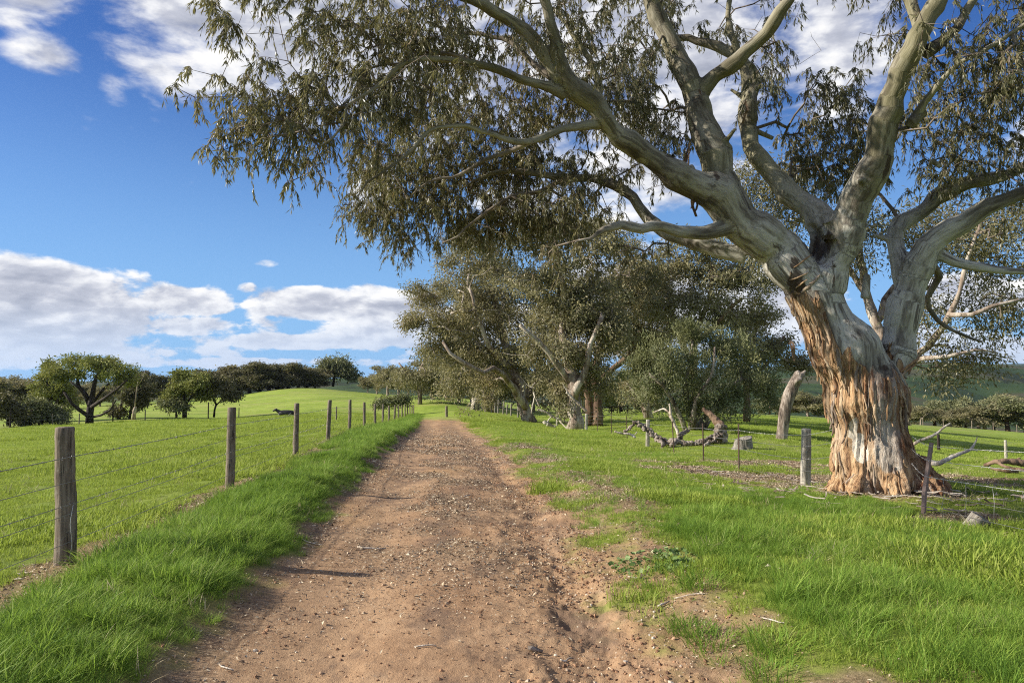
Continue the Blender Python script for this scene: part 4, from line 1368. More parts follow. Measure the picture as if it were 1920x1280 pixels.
    make_tree('gum_tree', 'tall gum filling the row behind the stringy barked one and the shrub', 1214, 74,
              [[(1216, 784, 9, 0), (1214, 740, 8, 0), (1210, 680, 7, 0), (1220, 620, 5, 0), (1215, 540, 4, 0), (1205, 470, 2.5, 0)], [(1212, 690, 5, 0), (1240, 640, 4, -1), (1262, 590, 3, -2)], [(1212, 670, 5, 0), (1185, 620, 4, -1), (1165, 570, 3, -2)]],
              [(1215, 560, 55, 40), (1190, 500, 44, 30), (1240, 610, 44, 40), (1180, 640, 40, 40), (1225, 680, 50, 36), (1170, 450, 34, 22), (1160, 580, 40, 40), (1250, 520, 26, 26), (1200, 720, 40, 24)],
              leafmat=M_LEAF_MID, barkmat=M_GUMBARK, seed=14, **{**K, 'n_t': 420})
    make_tree('gum_tree', 'tall gum behind the big spreading one with its crown against the blue sky', 890, 92,
              [[(893, 772, 8, 0), (892, 730, 7, 0), (885, 660, 6, 0), (875, 580, 4.5, 0), (880, 510, 3, 0)], [(888, 690, 4, 0), (860, 640, 3.4, -1), (840, 590, 2.6, -2)]],
              [(870, 560, 50, 40), (850, 620, 44, 40), (900, 510, 46, 30), (910, 600, 50, 50), (880, 670, 50, 36), (830, 530, 26, 24), (940, 500, 40, 30), (820, 680, 26, 22)],
              leafmat=M_LEAF_MID, barkmat=M_GUMBARK, seed=15, **{**K, 'n_t': 380, 'sxy': .5, 'sz': .4, 'lmin': .2, 'lmax': .38})
    # second gum just behind the great trunk
    make_tree('gum_tree', 'slender many limbed gum half hidden behind the great trunk', 1668, 21,
              [[(1672, 860, 15, 0), (1670, 780, 14, 0), (1672, 720, 13, 0), (1668, 670, 12, 0), (1640, 600, 10, .2), (1622, 545, 8, .4), (1612, 470, 6, .6), (1600, 400, 4, .8)],
               [(1670, 720, 11, 0), (1700, 680, 9, -.3), (1740, 650, 6, -.6), (1775, 600, 5.5, -.8), (1800, 545, 4.6, -1), (1815, 480, 4, -1), (1840, 420, 3, -1)],
               [(1690, 690, 6, 0), (1730, 672, 5, -.5), (1775, 668, 4, -1), (1830, 655, 2.6, -1.2), (1870, 662, 1.5, -1.3)],
               [(1780, 590, 5, -.9), (1820, 590, 4.5, -1.2), (1860, 575, 3.5, -1.4), (1920, 560, 2.5, -1.5)],
               [(1645, 610, 7, .2), (1660, 560, 6, .5), (1690, 530, 5, .8), (1740, 540, 4, 1)],
               [(1625, 550, 6, .4), (1590, 500, 5, .8), (1560, 440, 4, 1)]],
              [(1820, 440, 70, 40), (1880, 400, 60, 46), (1760, 400, 50, 34), (1880, 490, 50, 34), (1860, 560, 60, 26), (1890, 595, 40, 22), (1765, 690, 34, 18), (1790, 660, 40, 22), (1835, 655, 40, 16), (1720, 600, 30, 40), (1640, 420, 34, 30), (1620, 470, 30, 20), (1450, 400, 50, 40), (1430, 470, 40, 30), (1400, 340, 36, 30), (1480, 330, 40, 36), (1760, 560, 30, 16), (1700, 430, 30, 20)],
              n_t=640, k=44, lmin=.09, lmax=.18, ratio=.26, hang=.6, sxy=.22, sz=.20, per=5, tight=.34, seg=.4, r0=.006, bare=150, leafmat=M_LEAF, barkmat=M_GUMBARK, seed=10)
    # grey-green shrub
    make_tree('shrub', 'tall rounded grey green shrub with pale twiggy stems behind the fallen log', 1292, 37,
              [[(1300, 812, 9, 0), (1298, 785, 8, 0), (1285, 740, 5, 0), (1290, 690, 3, 0), (1300, 640, 2, 0)], [(1310, 806, 10, .3), (1330, 770, 7, .3), (1360, 735, 4, .5), (1390, 710, 3, .5)],
               [(1288, 810, 6, -.3), (1268, 765, 4, -.5), (1240, 720, 3, -.8), (1215, 700, 2, -1)], [(1300, 805, 6, -.4), (1305, 750, 3.5, -.8), (1335, 700, 2.5, -1), (1340, 650, 1.5, -1)]],
              [(1300, 690, 80, 48), (1240, 670, 55, 42), (1215, 715, 45, 38), (1350, 665, 60, 48), (1395, 715, 55, 44), (1320, 640, 50, 30), (1260, 735, 50, 32), (1370, 752, 60, 30), (1425, 735, 28, 30), (1300, 620, 30, 16), (1190, 690, 22, 28), (1310, 755, 40, 26)],
              n_t=400, k=110, lmin=.10, lmax=.22, ratio=.26, hang=-.7, sxy=.17, sz=.22, seg=.45, r0=.007, bare=60, leafmat=M_LEAF_OLIVE, barkmat=M_GREYWOOD, seed=12, cat='shrub', fall=0)
    # broken grey trunk standing in the paddock
    b = Bag()
    c = catmull(px_path([(1464, 832, 11, 0), (1468, 800, 10.5, 0), (1472, 770, 11, 0), (1480, 740, 11.5, 0), (1491, 716, 11, 0), (1500, 700, 10, 0)], 33), .12)
    b.tube(c[:, :3], c[:, 3], 14)
    for q in ([(1492, 716, 7, 0), (1503, 703, 5, 0), (1511, 694, 3, 0)], [(1486, 724, 6, -.1), (1496, 712, 5, -.3), (1504, 711, 3, -.3)], [(1494, 708, 5, .1), (1497, 694, 3, .1)]):
        e = catmull(px_path(q, 33), .1); b.tube(e[:, :3], e[:, 3], 8)
    v, f = fused(b, .035, 3)
    v = v + vnormals(v, f) * (.05 * (fbm(v[:, 0] * 7, v[:, 2] * 1.5, 61, 3) - .5))[:, None]
    o0 = np.array([c[0, 0], c[0, 1], gz(c[0, 0], c[0, 1])])
    o = link('dead_tree', mesh_np('dead_tree', v - o0, [f], M_GREYWOOD), loc=o0)
    tag(o, 'broken grey dead trunk standing bare in the paddock left of the great gum', 'dead tree')


mid_trees()


# ------------------------------------------------------------------ paddock and horizon trees
def far_trees():
    K = dict(sxy=.36, sz=.26, seg=1.0, r0=.02, hang=.2, bare=10, n_t=70, k=95, lmin=.24, lmax=.44, ratio=.42)
    # flat-topped wattle on the left, with dark trunk
    make_tree('wattle_tree', 'flat topped green tree with a bare dark trunk forking low, alone in the left paddock', 168, 84,
              [[(168, 795, 7.5, 0), (169, 775, 7, 0), (170, 755, 6.5, 0), (174, 738, 4.5, 0), (178, 715, 3.5, 0), (184, 700, 2.5, 0)],
               [(170, 760, 4.5, 0), (160, 740, 4, .5), (147, 722, 3.2, .8), (145, 705, 2.5, 1)], [(167, 780, 4, -.5), (150, 768, 3.5, -1.5), (136, 757, 3, -2), (120, 735, 2, -2.5)],
               [(172, 762, 3.4, -.5), (195, 748, 3, -1.5), (220, 730, 2.4, -2), (238, 712, 1.8, -2.5)], [(171, 782, 2.2, -.5), (190, 778, 2, -1), (207, 768, 1.6, -1.5), (218, 750, 1.2, -2)],
               [(171, 758, 3, .5), (190, 735, 2.4, 1.5), (205, 718, 2, 2)], [(170, 756, 3, .4), (150, 730, 2, -1), (132, 715, 1.6, -1.5)]],
              [(170, 680, 40, 14), (130, 690, 22, 12), (205, 688, 32, 14), (225, 700, 22, 12), (175, 668, 34, 8), (150, 700, 24, 6), (235, 710, 10, 8), (112, 700, 10, 12), (200, 700, 26, 6)],
              leafmat=M_LEAF_WATTLE, barkmat=M_DARKBARK, seed=31, twigmat=M_DARKBARK, **{**K, 'n_t': 190, 'k': 60, 'lmin': .2, 'lmax': .4, 'sz': .25})
    make_tree('wattle_tree', 'light green tree with foliage to the ground just left of the flat topped one', 95, 92,
              [[(96, 790, 5, 0), (95, 760, 4, 0), (92, 720, 3, 0), (95, 690, 2, 0)], [(96, 770, 3, 0), (115, 740, 2, 0), (125, 720, 1.5, 0)]],
              [(92, 682, 22, 12), (82, 705, 20, 16), (95, 730, 28, 20), (112, 755, 28, 16), (80, 745, 22, 18), (118, 735, 20, 16), (105, 765, 24, 10)],
              leafmat=M_LEAF_WATTLE, barkmat=M_DARKBARK, seed=32, **{**K, 'n_t': 120, 'k': 90})
    make_tree('bush', 'low rounded dark bush with splayed stems at the left paddock edge', 74, 82,
              [[(74, 796, 2.6, 0), (68, 780, 2, 0), (58, 768, 1.5, 0)], [(76, 796, 2.4, 0), (84, 782, 2, 0), (95, 772, 1.4, 0)], [(74, 796, 2.4, .5), (75, 775, 2, .5), (74, 760, 1.2, .5)]],
              [(70, 770, 30, 14), (50, 778, 18, 10), (95, 776, 20, 10), (75, 758, 22, 10)],
              leafmat=M_LEAF_OLIVE, barkmat=M_DARKBARK, seed=33, cat='bush', **{**K, 'n_t': 80, 'k': 80, 'sxy': .4, 'sz': .3})
    make_tree('small_tree', 'small dark round headed tree at the far left edge', 14, 80,
              [[(15, 800, 2.6, 0), (14, 785, 2.2, 0), (12, 770, 1.8, 0)], [(15, 786, 1.8, 0), (22, 772, 1.4, 0)]],
              [(10, 765, 22, 12), (24, 770, 14, 10), (0, 755, 22, 14), (-20, 765, 20, 14)], leafmat=M_LEAF_DARK, barkmat=M_DARKBARK, seed=34, **{**K, 'n_t': 60})
    make_tree('dark_tree', 'dark dense tree right of the flat topped one with a dead white trunk beside it', 240, 92,
              [[(223, 786, 3, 0), (225, 765, 2.6, 0), (232, 745, 2, 0), (245, 725, 1.5, 0)], [(243, 787, 2.6, 0), (246, 765, 2, 0), (256, 740, 1.6, 0)]],
              [(262, 735, 24, 22), (250, 755, 24, 16), (235, 740, 20, 18), (270, 750, 18, 14), (225, 765, 18, 10), (250, 718, 20, 14)],
              leafmat=M_LEAF_DARK, barkmat=M_DARKBARK, seed=35, **{**K, 'n_t': 110, 'k': 85})
    make_tree('dead_tree', 'bleached dead tree with a thick white stump trunk beside the dark dense tree', 252, 89,
              [[(251, 788, 3.6, 0), (252, 770, 3.2, 0), (254, 762, 2.4, 0)], [(253, 764, 1.3, 0), (256, 735, 1, 0), (259, 712, .8, 0), (255, 690, .4, 0)], [(257, 725, .8, 0), (268, 708, .5, 0), (272, 694, .3, 0)]],
              [(262, 705, 8, 8)], n_t=5, k=6, lmin=.15, lmax=.25, ratio=.3, leafmat=M_LEAF_BROWN, barkmat=M_WHITEWOOD, seed=36)
    make_tree('wattle_tree', 'mid sized yellow green tree with a dark trunk, second from the left in the paddock', 345, 90,
              [[(345, 785, 4.2, 0), (346, 765, 3.6, 0), (347, 745, 3, 0), (345, 715, 2, 0)], [(346, 760, 2.4, 0), (335, 745, 1.8, -.5), (325, 730, 1.3, -1)], [(347, 760, 2.4, 0), (360, 742, 1.8, -.5), (370, 728, 1.3, -1)]],
              [(345, 695, 28, 14), (325, 722, 22, 16), (350, 720, 30, 16), (372, 715, 20, 18), (340, 740, 30, 10), (365, 735, 20, 8), (320, 740, 12, 10)],
              leafmat=M_LEAF_WATTLE, barkmat=M_DARKBARK, seed=37, **{**K, 'n_t': 130, 'k': 85})
    make_tree('small_tree', 'small leaning tree close on the left of the yellow green tree', 330, 89,
              [[(330, 785, 1.8, 0), (330, 770, 1.5, 0), (322, 758, 1.1, 0)], [(330, 772, 1.2, 0), (338, 758, .9, 0)]],
              [(318, 756, 12, 7), (336, 754, 10, 8)], leafmat=M_LEAF_OLIVE, barkmat=M_DARKBARK, seed=38, **{**K, 'n_t': 26, 'k': 60})
    make_tree('small_tree', 'thin forked tree with a dark one sided crown, right of the yellow green tree', 402, 92,
              [[(401, 782, 2.4, 0), (403, 768, 2, 0), (405, 758, 1.6, 0), (398, 742, 1.2, 0)], [(404, 760, 1.4, 0), (415, 750, 1.2, 0), (424, 738, 1, 0)]],
              [(410, 728, 22, 14), (432, 738, 12, 9), (392, 728, 18, 14), (405, 715, 20, 10)], leafmat=M_LEAF_DARK, barkmat=M_DARKBARK, seed=39, **{**K, 'n_t': 80, 'k': 80})
    make_tree('round_tree', 'lone round headed gum on the hilltop right of the dark wood', 632, 185,
              [[(625, 724, 2.6, 0), (626, 710, 2.2, 0), (630, 695, 1.8, 0), (634, 682, 1.2, 0)], [(626, 708, 1.4, 0), (615, 695, 1.1, 0), (610, 685, .8, 0)]],
              [(632, 680, 26, 12), (612, 692, 13, 14), (650, 690, 14, 12), (635, 694, 20, 10), (660, 700, 8, 8)],
              leafmat=M_LEAF_OLIVE, barkmat=M_DARKBARK, seed=40, **{**K, 'n_t': 110, 'k': 80, 'sxy': .9, 'sz': .6, 'lmin': .45, 'lmax': .8, 'r0': .035})
    make_tree('bush', 'straggly olive bush behind the far posts of the left fence', 735, 74,
              [[(735, 765, 1.6, 0), (735, 752, 1.2, 0), (735, 745, .8, 0)]],
              [(735, 750, 16, 7), (716, 752, 12, 6), (752, 750, 10, 6)], leafmat=M_LEAF_OLIVE, barkmat=M_DARKBARK, seed=41, cat='bush', **{**K, 'n_t': 46, 'k': 60, 'lmin': .14, 'lmax': .3, 'sxy': .3, 'sz': .25})
    make_tree('bush', 'wide olive green bush under the gums beyond the rail fence', 1165, 95,
              [[(1165, 772, 2.4, 0), (1165, 755, 2, 0), (1165, 740, 1.2, 0)]],
              [(1160, 730, 40, 22), (1195, 725, 40, 26), (1220, 745, 30, 18), (1135, 748, 26, 14), (1180, 750, 40, 12)], leafmat=M_LEAF_WATTLE, barkmat=M_DARKBARK, seed=42, cat='bush', **{**K, 'n_t': 120, 'k': 70})

    # shared crowns for the woods: built once, copied with their parts
    protos = []
    for s in range(6):
        rng = np.random.default_rng(100 + s)
        root = bpy.data.objects.new('gum_tree', None)
        sk = Skel(); b = Bag()
        lean = rng.uniform(-.08, .08)
        h = 3.2 + rng.uniform(-.5, .8)
        c = catmull(np.array([[0, 0, -.6, .30], [lean * 2, 0, 1.2, .26], [lean * 3, .1, h, .20], [lean * 8, .2, h + 2.4, .12]]), .5)
        sk.path(c[:, :3], c[:, 3]); b.tube(c[:, :3], c[:, 3], 8)
        for a in rng.uniform(0, 6.3, 3):
            st = c[len(c) // 2, :3]
            q = catmull(np.array([[*st, .13], [*(st + [math.cos(a) * 1.2, math.sin(a) * 1.2, 1.0]), .10], [*(st + [math.cos(a) * 2.6, math.sin(a) * 2.6, 2.4]), .06]]), .5)
            sk.path(q[:, :3], q[:, 3], sk.nearest(st)); b.tube(q[:, :3], q[:, 3], 6)
        E = []
        for k in range(7 + s % 3):
            a = rng.uniform(0, 6.3); r = rng.uniform(.6, 2.9)
            E.append((np.array([math.cos(a) * r, math.sin(a) * r, rng.uniform(4.2, 8.0) - r * .5]), (rng.uniform(1.2, 2.0), rng.uniform(1.2, 2.0), rng.uniform(.8, 1.4)), 1))
        if s % 2: E += [(np.array([0, 0, 3.4]), (2.4, 2.4, 1.3), 1)]
        T, own = ellipsoid_targets(E, rng, 88, per=5)
        ends = sk.grow(T, rng, 1.0, .2, .1)
        sk.finish(.022, .45); tw = Bag(); sk.twigs(tw, .02)
        ep = np.array([sk.p[i] for i, _ in ends]); ed = nrm(np.array([sk.p[i] - sk.p[sk.par[i]] for i, _ in ends]))
        bs, dv, L, W, tone = clump(ep, ed, rng, 85, .38, .28, .2, .30, .55, .42, own=own[[j for _, j in ends]])
        m = [M_LEAF_BROWN, M_LEAF_DARK, M_LEAF_MID, M_LEAF_DARK, M_LEAF_OLIVE, M_LEAF_BROWN][s]
        me = foliage('foliage', bs, dv, L, W, tone, m, rng)
        protos.append((b.mesh('trunk', [M_GUMBARK, M_DARKBARK, M_GUMBARK, M_DARKBARK, M_BROWNBARK, M_GUMBARK][s]), tw.mesh('branches', M_TWIG, True, 'thick'), me))
    rng = np.random.default_rng(5)

    def place(px, d, top, lab, grp, v, wide=1.0, row=None):
        b = G(px, d, .1 if wide < 1.6 else .5)
        hh = (EYE + _dirz(top) * d - b[2]) / 8.3
        t = thing('gum_tree', lab, 'tree', b, grp)
        t.scale = (hh * wide, hh * wide, hh)
        t.rotation_euler = (0, 0, rng.uniform(0, 6.28))
        tr, tw, fo = protos[v]
        link('trunk', tr, t); link('branches', tw, t, kind='stuff'); link('foliage', fo, t, kind='stuff')

    gw = 'trees of the dark wood on the left hill'
    where = ['beside the yellow green paddock tree', 'behind the small forked tree', 'in the middle', 'under its highest outline', 'towards its right end', 'next to the lone round headed gum']
    spots = [(385, 172, 698), (405, 176, 690), (428, 172, 684), (450, 176, 678), (470, 170, 676), (488, 176, 674), (505, 170, 680), (522, 176, 676), (542, 172, 678), (560, 176, 676), (578, 176, 684), (592, 182, 692),
             (440, 185, 690), (530, 188, 684)]
    for k, (px, d, top) in enumerate(spots):
        place(px, d, top, 'dark gum in the hill wood, ' + ['its leftmost tree by the yellow green paddock tree', 'second from its left end', 'third from its left end', 'fourth from its left end', 'left of its highest outline', 'under its highest outline', 'just right of its highest outline', 'sixth from its right end', 'fifth from its right end', 'fourth from its right end', 'third from its right end', 'its rightmost tree before the lone round headed gum', 'in the back row behind its left half', 'in the back row behind its right half'][k], gw, [1, 3, 1, 5, 3, 1, 3, 1, 3, 5, 1, 3, 3, 1][k], 1.9)
    gl = 'trees behind the left paddock'
    for k, (px, d, top, lab) in enumerate([(-30, 140, 700, 'grey brown gum cut by the left picture edge'), (20, 150, 696, 'tall grey brown gum above the small round headed tree at the far left'), (48, 150, 708, 'grey brown gum between the far left trees and the light green wattle'),
                                           (215, 165, 712, 'brownish gum seen through the gap right of the flat topped crown'), (150, 170, 716, 'brownish gum seen below the flat topped crown, left of its trunk'), (190, 160, 722, 'brownish gum seen below the flat topped crown, right of its trunk'),
                                           (278, 150, 692, 'dark gum behind the dead white tree'), (300, 155, 694, 'dark gum between the dead white tree and the yellow green tree'), (120, 160, 722, 'brownish gum low behind the light green wattle')]):
        place(px, d, top, lab, gl, [0, 5, 0, 5, 0, 5, 3, 1, 0][k], 1.35)
    gr = 'trees running back from the end of the track'
    for k, (px, d, top, lab) in enumerate([(690, 175, 702, 'low gum at the left end of the tree row beyond the track'), (708, 168, 694, 'second gum of the tree row beyond the track, counted from the left'), (728, 160, 682, 'third gum of the tree row beyond the track, with two white trunks'), (748, 150, 678, 'fourth gum of the tree row, left of the white forking one'),
                                           (765, 135, 690, 'gum filling the gap left of the white forking one'), (812, 125, 672, 'gum right behind the white forking one'), (838, 118, 668, 'gum between the white forking one and the big spreading one'), (862, 110, 690, 'low gum under the leaning white limb'), (885, 125, 694, 'gum in the shade behind the fence corner'), (940, 118, 690, 'gum deep in the shade behind the big spreading one'),
                                           (1000, 120, 680, 'gum between the two big fence side trunks, far behind'), (1050, 115, 690, 'gum far behind the stringy barked trunk'), (1095, 112, 690, 'gum far behind the twin dark trunks')]):
        place(px, d, top, lab, gr, [5, 0, 2, 5, 0, 2, 5, 0, 2, 0, 5, 2, 0][k], 1.3)
    gb = 'grey green trees at the bottom of the right paddock'
    for k, (px, d, top, lab) in enumerate([(1440, 150, 742, 'tree at the left end of the low band behind the right paddock, by the shrub'), (1475, 155, 742, 'tree of the low band just left of the broken grey trunk'), (1512, 150, 732, 'tree of the low band just right of the broken grey trunk'), (1545, 150, 736, 'tree of the low band close against the great trunk on its left'),
                                           (1700, 150, 756, 'tree of the low band close against the great trunk on its right'), (1722, 140, 758, 'brownish tree above the dark post in the right paddock'), (1750, 150, 750, 'tree of the low band above the dead branch'), (1778, 140, 760, 'rounded tree left of the bare limbed one in the right hand band'), (1806, 150, 742, 'taller tree in the middle of the right hand band'),
                                           (1832, 142, 752, 'tree right of the taller one in the right hand band'), (1860, 150, 738, 'tall tree above the pale post in the right paddock'), (1886, 140, 742, 'broad tree right of the pale post in the right paddock'), (1918, 150, 732, 'tall tree cut by the right picture edge'), (1945, 140, 740, 'tree mostly beyond the right picture edge'),
                                           (1560, 165, 740, 'back row tree left of the great trunk'), (1770, 168, 744, 'back row tree behind the bare branch'), (1840, 168, 738, 'back row tree near the right edge')]):
        place(px, d, top, lab, gb, [4, 5, 0, 4, 5, 0, 4, 2, 4, 0, 4, 4, 5, 0, 2, 5, 2][k], [1.5, 1.2, 1.7, 1.3, 1.6, 1.1, 1.8, 1.5, 1.2, 1.7, 1.1, 1.9, 1.3, 1.6, 1.4, 1.2, 1.5][k])


far_trees()
# ------------------------------------------------------------------ fences
def wood_material(name, light, mid, dark, lichen=0.0):
    mt, n = material(name)
    p = n.new('ShaderNodeTexCoord').outputs['Object']
    a = n.noise(n.scaled(p, (1, 1, .09)), 34, 5, .65)
    b = n.noise(n.scaled(p, (1, 1, .4)), 5, 4, .6)
    c = n.ramp(n.add(n.mul(a, .6), n.mul(b, .4)), [(.34, dark), (.48, mid), (.64, light)])
    if lichen:
        c = n.mix(n.mul(n.step(n.noise(p, 22, 4, .7), .56, .66), lichen), c, (.42, .43, .36))
    crack = n.step(n.noise(n.scaled(p, (1, 1, .05)), 55, 3, .6), .60, .68)
    c = n.mix(n.mul(crack, .7), c, (.035, .026, .02))
    n.surface(c, .9, n.bump(n.sub(a, n.mul(crack, .6)), .9, .015), .15)
    return mt


M_POST = wood_material('weathered_pine_post', (.30, .25, .19), (.185, .15, .112), (.075, .058, .042), .25)
M_PALEPOST = wood_material('pale_grey_post', (.55, .51, .43), (.40, .365, .30), (.17, .145, .11), .6)
M_STUMP = wood_material('sawn_grey_stump', (.34, .31, .265), (.20, .18, .15), (.06, .05, .04), .35)


def plain(name, col, rough=.6, metal=0.0, spec=.3, var=.25, scale=8):
    mt, n = material(name)
    p = n.pos()
    c = n.mix(n.noise(p, scale, 4, .6), tuple(v * (1 - var) for v in col), tuple(min(1, v * (1 + var)) for v in col))
    n.surface(c, rough, None, spec, metal)
    return mt


M_WIRE = plain('dull_fence_wire', (.30, .29, .28), .45, .7)
M_WIRE_PALE = plain('galvanised_wire', (.62, .61, .58), .4, .6)
M_PICKET = plain('rusty_steel_picket', (.10, .065, .05), .7, .4, var=.4, scale=20)
M_LEANPICKET = plain('brown_weathered_picket', (.26, .19, .165), .85, 0, .1, .3, 30)


def post_mesh(name, h, r, rng, mat, sides=16, square=False, knots=True, sunk=.35):
    zs = np.linspace(-sunk, h, 22)
    a = np.arange(sides) * 2 * math.pi / sides
    rr = r * (1.10 - .16 * (zs - zs[0]) / (h + sunk))
    off = np.cumsum(rng.normal(size=(22, 2)) * .0022, axis=0)
    v = []
    for k, z in enumerate(zs):
        rad = rr[k] * (1 + .05 * (fbm(a * 1.3 + 3, a * 0 + z * 1.4, int(rng.integers(90)), 3) - .5) + .035 * np.sin(a * 2 + z))
        if square:
            sq = 1 / np.maximum(np.abs(np.cos(a)), np.abs(np.sin(a)))
            rad = rad * np.minimum(sq, 1.30)
        v.append(np.stack([np.cos(a) * rad + off[k, 0], np.sin(a) * rad + off[k, 1], np.full(sides, z)], 1))
    v = np.vstack(v)
    if knots:
        for _ in range(4):
            ka, kz = rng.uniform(0, 6.28), rng.uniform(.05, h * .9)
            ks = rng.uniform(.03, .05)
            c = np.array([math.cos(ka) * r, math.sin(ka) * r, kz])
            d = np.linalg.norm((v - c) * [1, 1, .7], axis=1)
            n2 = v * [1, 1, 0]; n2 = nrm(n2)
            v = v + n2 * (np.exp(-(d / ks) ** 2) * rng.uniform(.008, .018))[:, None]
    i0 = np.arange(22 * sides).reshape(22, sides); j = np.roll(i0, -1, 1)
    f = np.stack([i0[:-1], j[:-1], j[1:], i0[1:]], -1).reshape(-1, 4)
    top = v[-sides:]
    in1 = top * [.90, .90, 1] + [0, 0, .008]
    cen = in1.mean(0, keepdims=True) + [0, 0, .004]
    k = len(v)
    v = np.vstack([v, in1, cen])
    ti = np.arange(sides); tj = (ti + 1) % sides
    f2 = np.stack([i0[-1], j[-1], k + tj, k + ti], -1)
    t = np.stack([k + ti, k + tj, np.full(sides, k + sides)], -1)
    return mesh_np(name, v, [np.vstack([f, f2]), t], mat, True)


def strand(pts_of, sag, rad, barbs, rng, sides=4):
    """One wire through a row of points, sagging between them; barbs every 0.15 m or so where near."""
    b = Bag()
    for p, q in zip(pts_of[:-1], pts_of[1:]):
        n = 7
        u = np.linspace(0, 1, n)[:, None]
        c = p + (q - p) * u + np.array([0, 0, -sag]) * (4 * u * (1 - u))
        b.tube(c, np.full(n, rad), sides, cap=False)
        if barbs:
            L = np.linalg.norm(q - p)
            for s in np.arange(.06, L, .14):
                t = s / L
                m = p + (q - p) * t + np.array([0, 0, -sag * 4 * t * (1 - t)])
                if m[1] > 22: break
                for _ in range(2):
                    d = nrm(rng.normal(size=3)) * .014
                    b.tube(np.array([m - d, m + d]), [rad * .9, rad * .5], 3, cap=False)
    return b


def left_fence():
    rng = np.random.default_rng(60)
    ys = [1.5, 6.8, 11.6, 16.8, 22.7, 28.0, 33.3, 38.6, 44, 49, 54.6, 60, 65, 70.5, 76, 81.5, 87, 92]
    base = np.array([fence_l(6.8), 6.8, gz(fence_l(6.8), 6.8)])
    t = thing('wire_fence', 'post and wire fence with round grey timber posts along the left of the track', 'fence', base)
    meshes = []
    H = [1.22, 1.215, 1.21, 1.2, 1.2, 1.16, 1.18, 1.17, 1.2, 1.16, 1.19, 1.2, 1.18, 1.2, 1.2, 1.18, 1.2, 1.2]
    foot = []
    for k, y in enumerate(ys):
        x = float(fence_l(y))
        h = H[k] + (.0 if k != 1 else .0)
        r = .082 if k == 1 else .066 if k == 2 else rng.uniform(.058, .07)
        me = post_mesh('post', h, r, rng, M_POST)
        z = gz(x, y)
        o = link('post', me, t, loc=(x - base[0], y - base[1], z - base[2]))
        o.rotation_euler = (rng.normal() * .012, rng.normal() * (.012 if y < 20 else .028), rng.uniform(0, 6))
        foot.append((np.array([x, y, z]), h, r))
    for j, hf in enumerate((.80, .62, .45, .37, .18)):
        pts = [f + np.array([r * .9, -r * .3, h * hf + rng.normal() * .008]) for f, h, r in foot]
        b = strand(pts, .012, .0030 if j else .0036, j in (0, 2), rng)
        link('wire', b.mesh('wire', M_WIRE), t, loc=-Vector(base))
    # loose tie wire hanging down the nearest post
    f, h, r = foot[1]
    c = catmull(np.array([f + [r + .004, -r * .6, h * .44], f + [r * .95, -r * .9, h * .3], f + [r + .01, -r * .8, h * .16], f + [r * .9, -r * .9, .03]]), .05)
    b = Bag(); b.tube(c, np.full(len(c), .003), 4)
    link('tie_wire', b.mesh('tie_wire', M_WIRE_PALE), t, loc=-Vector(base))


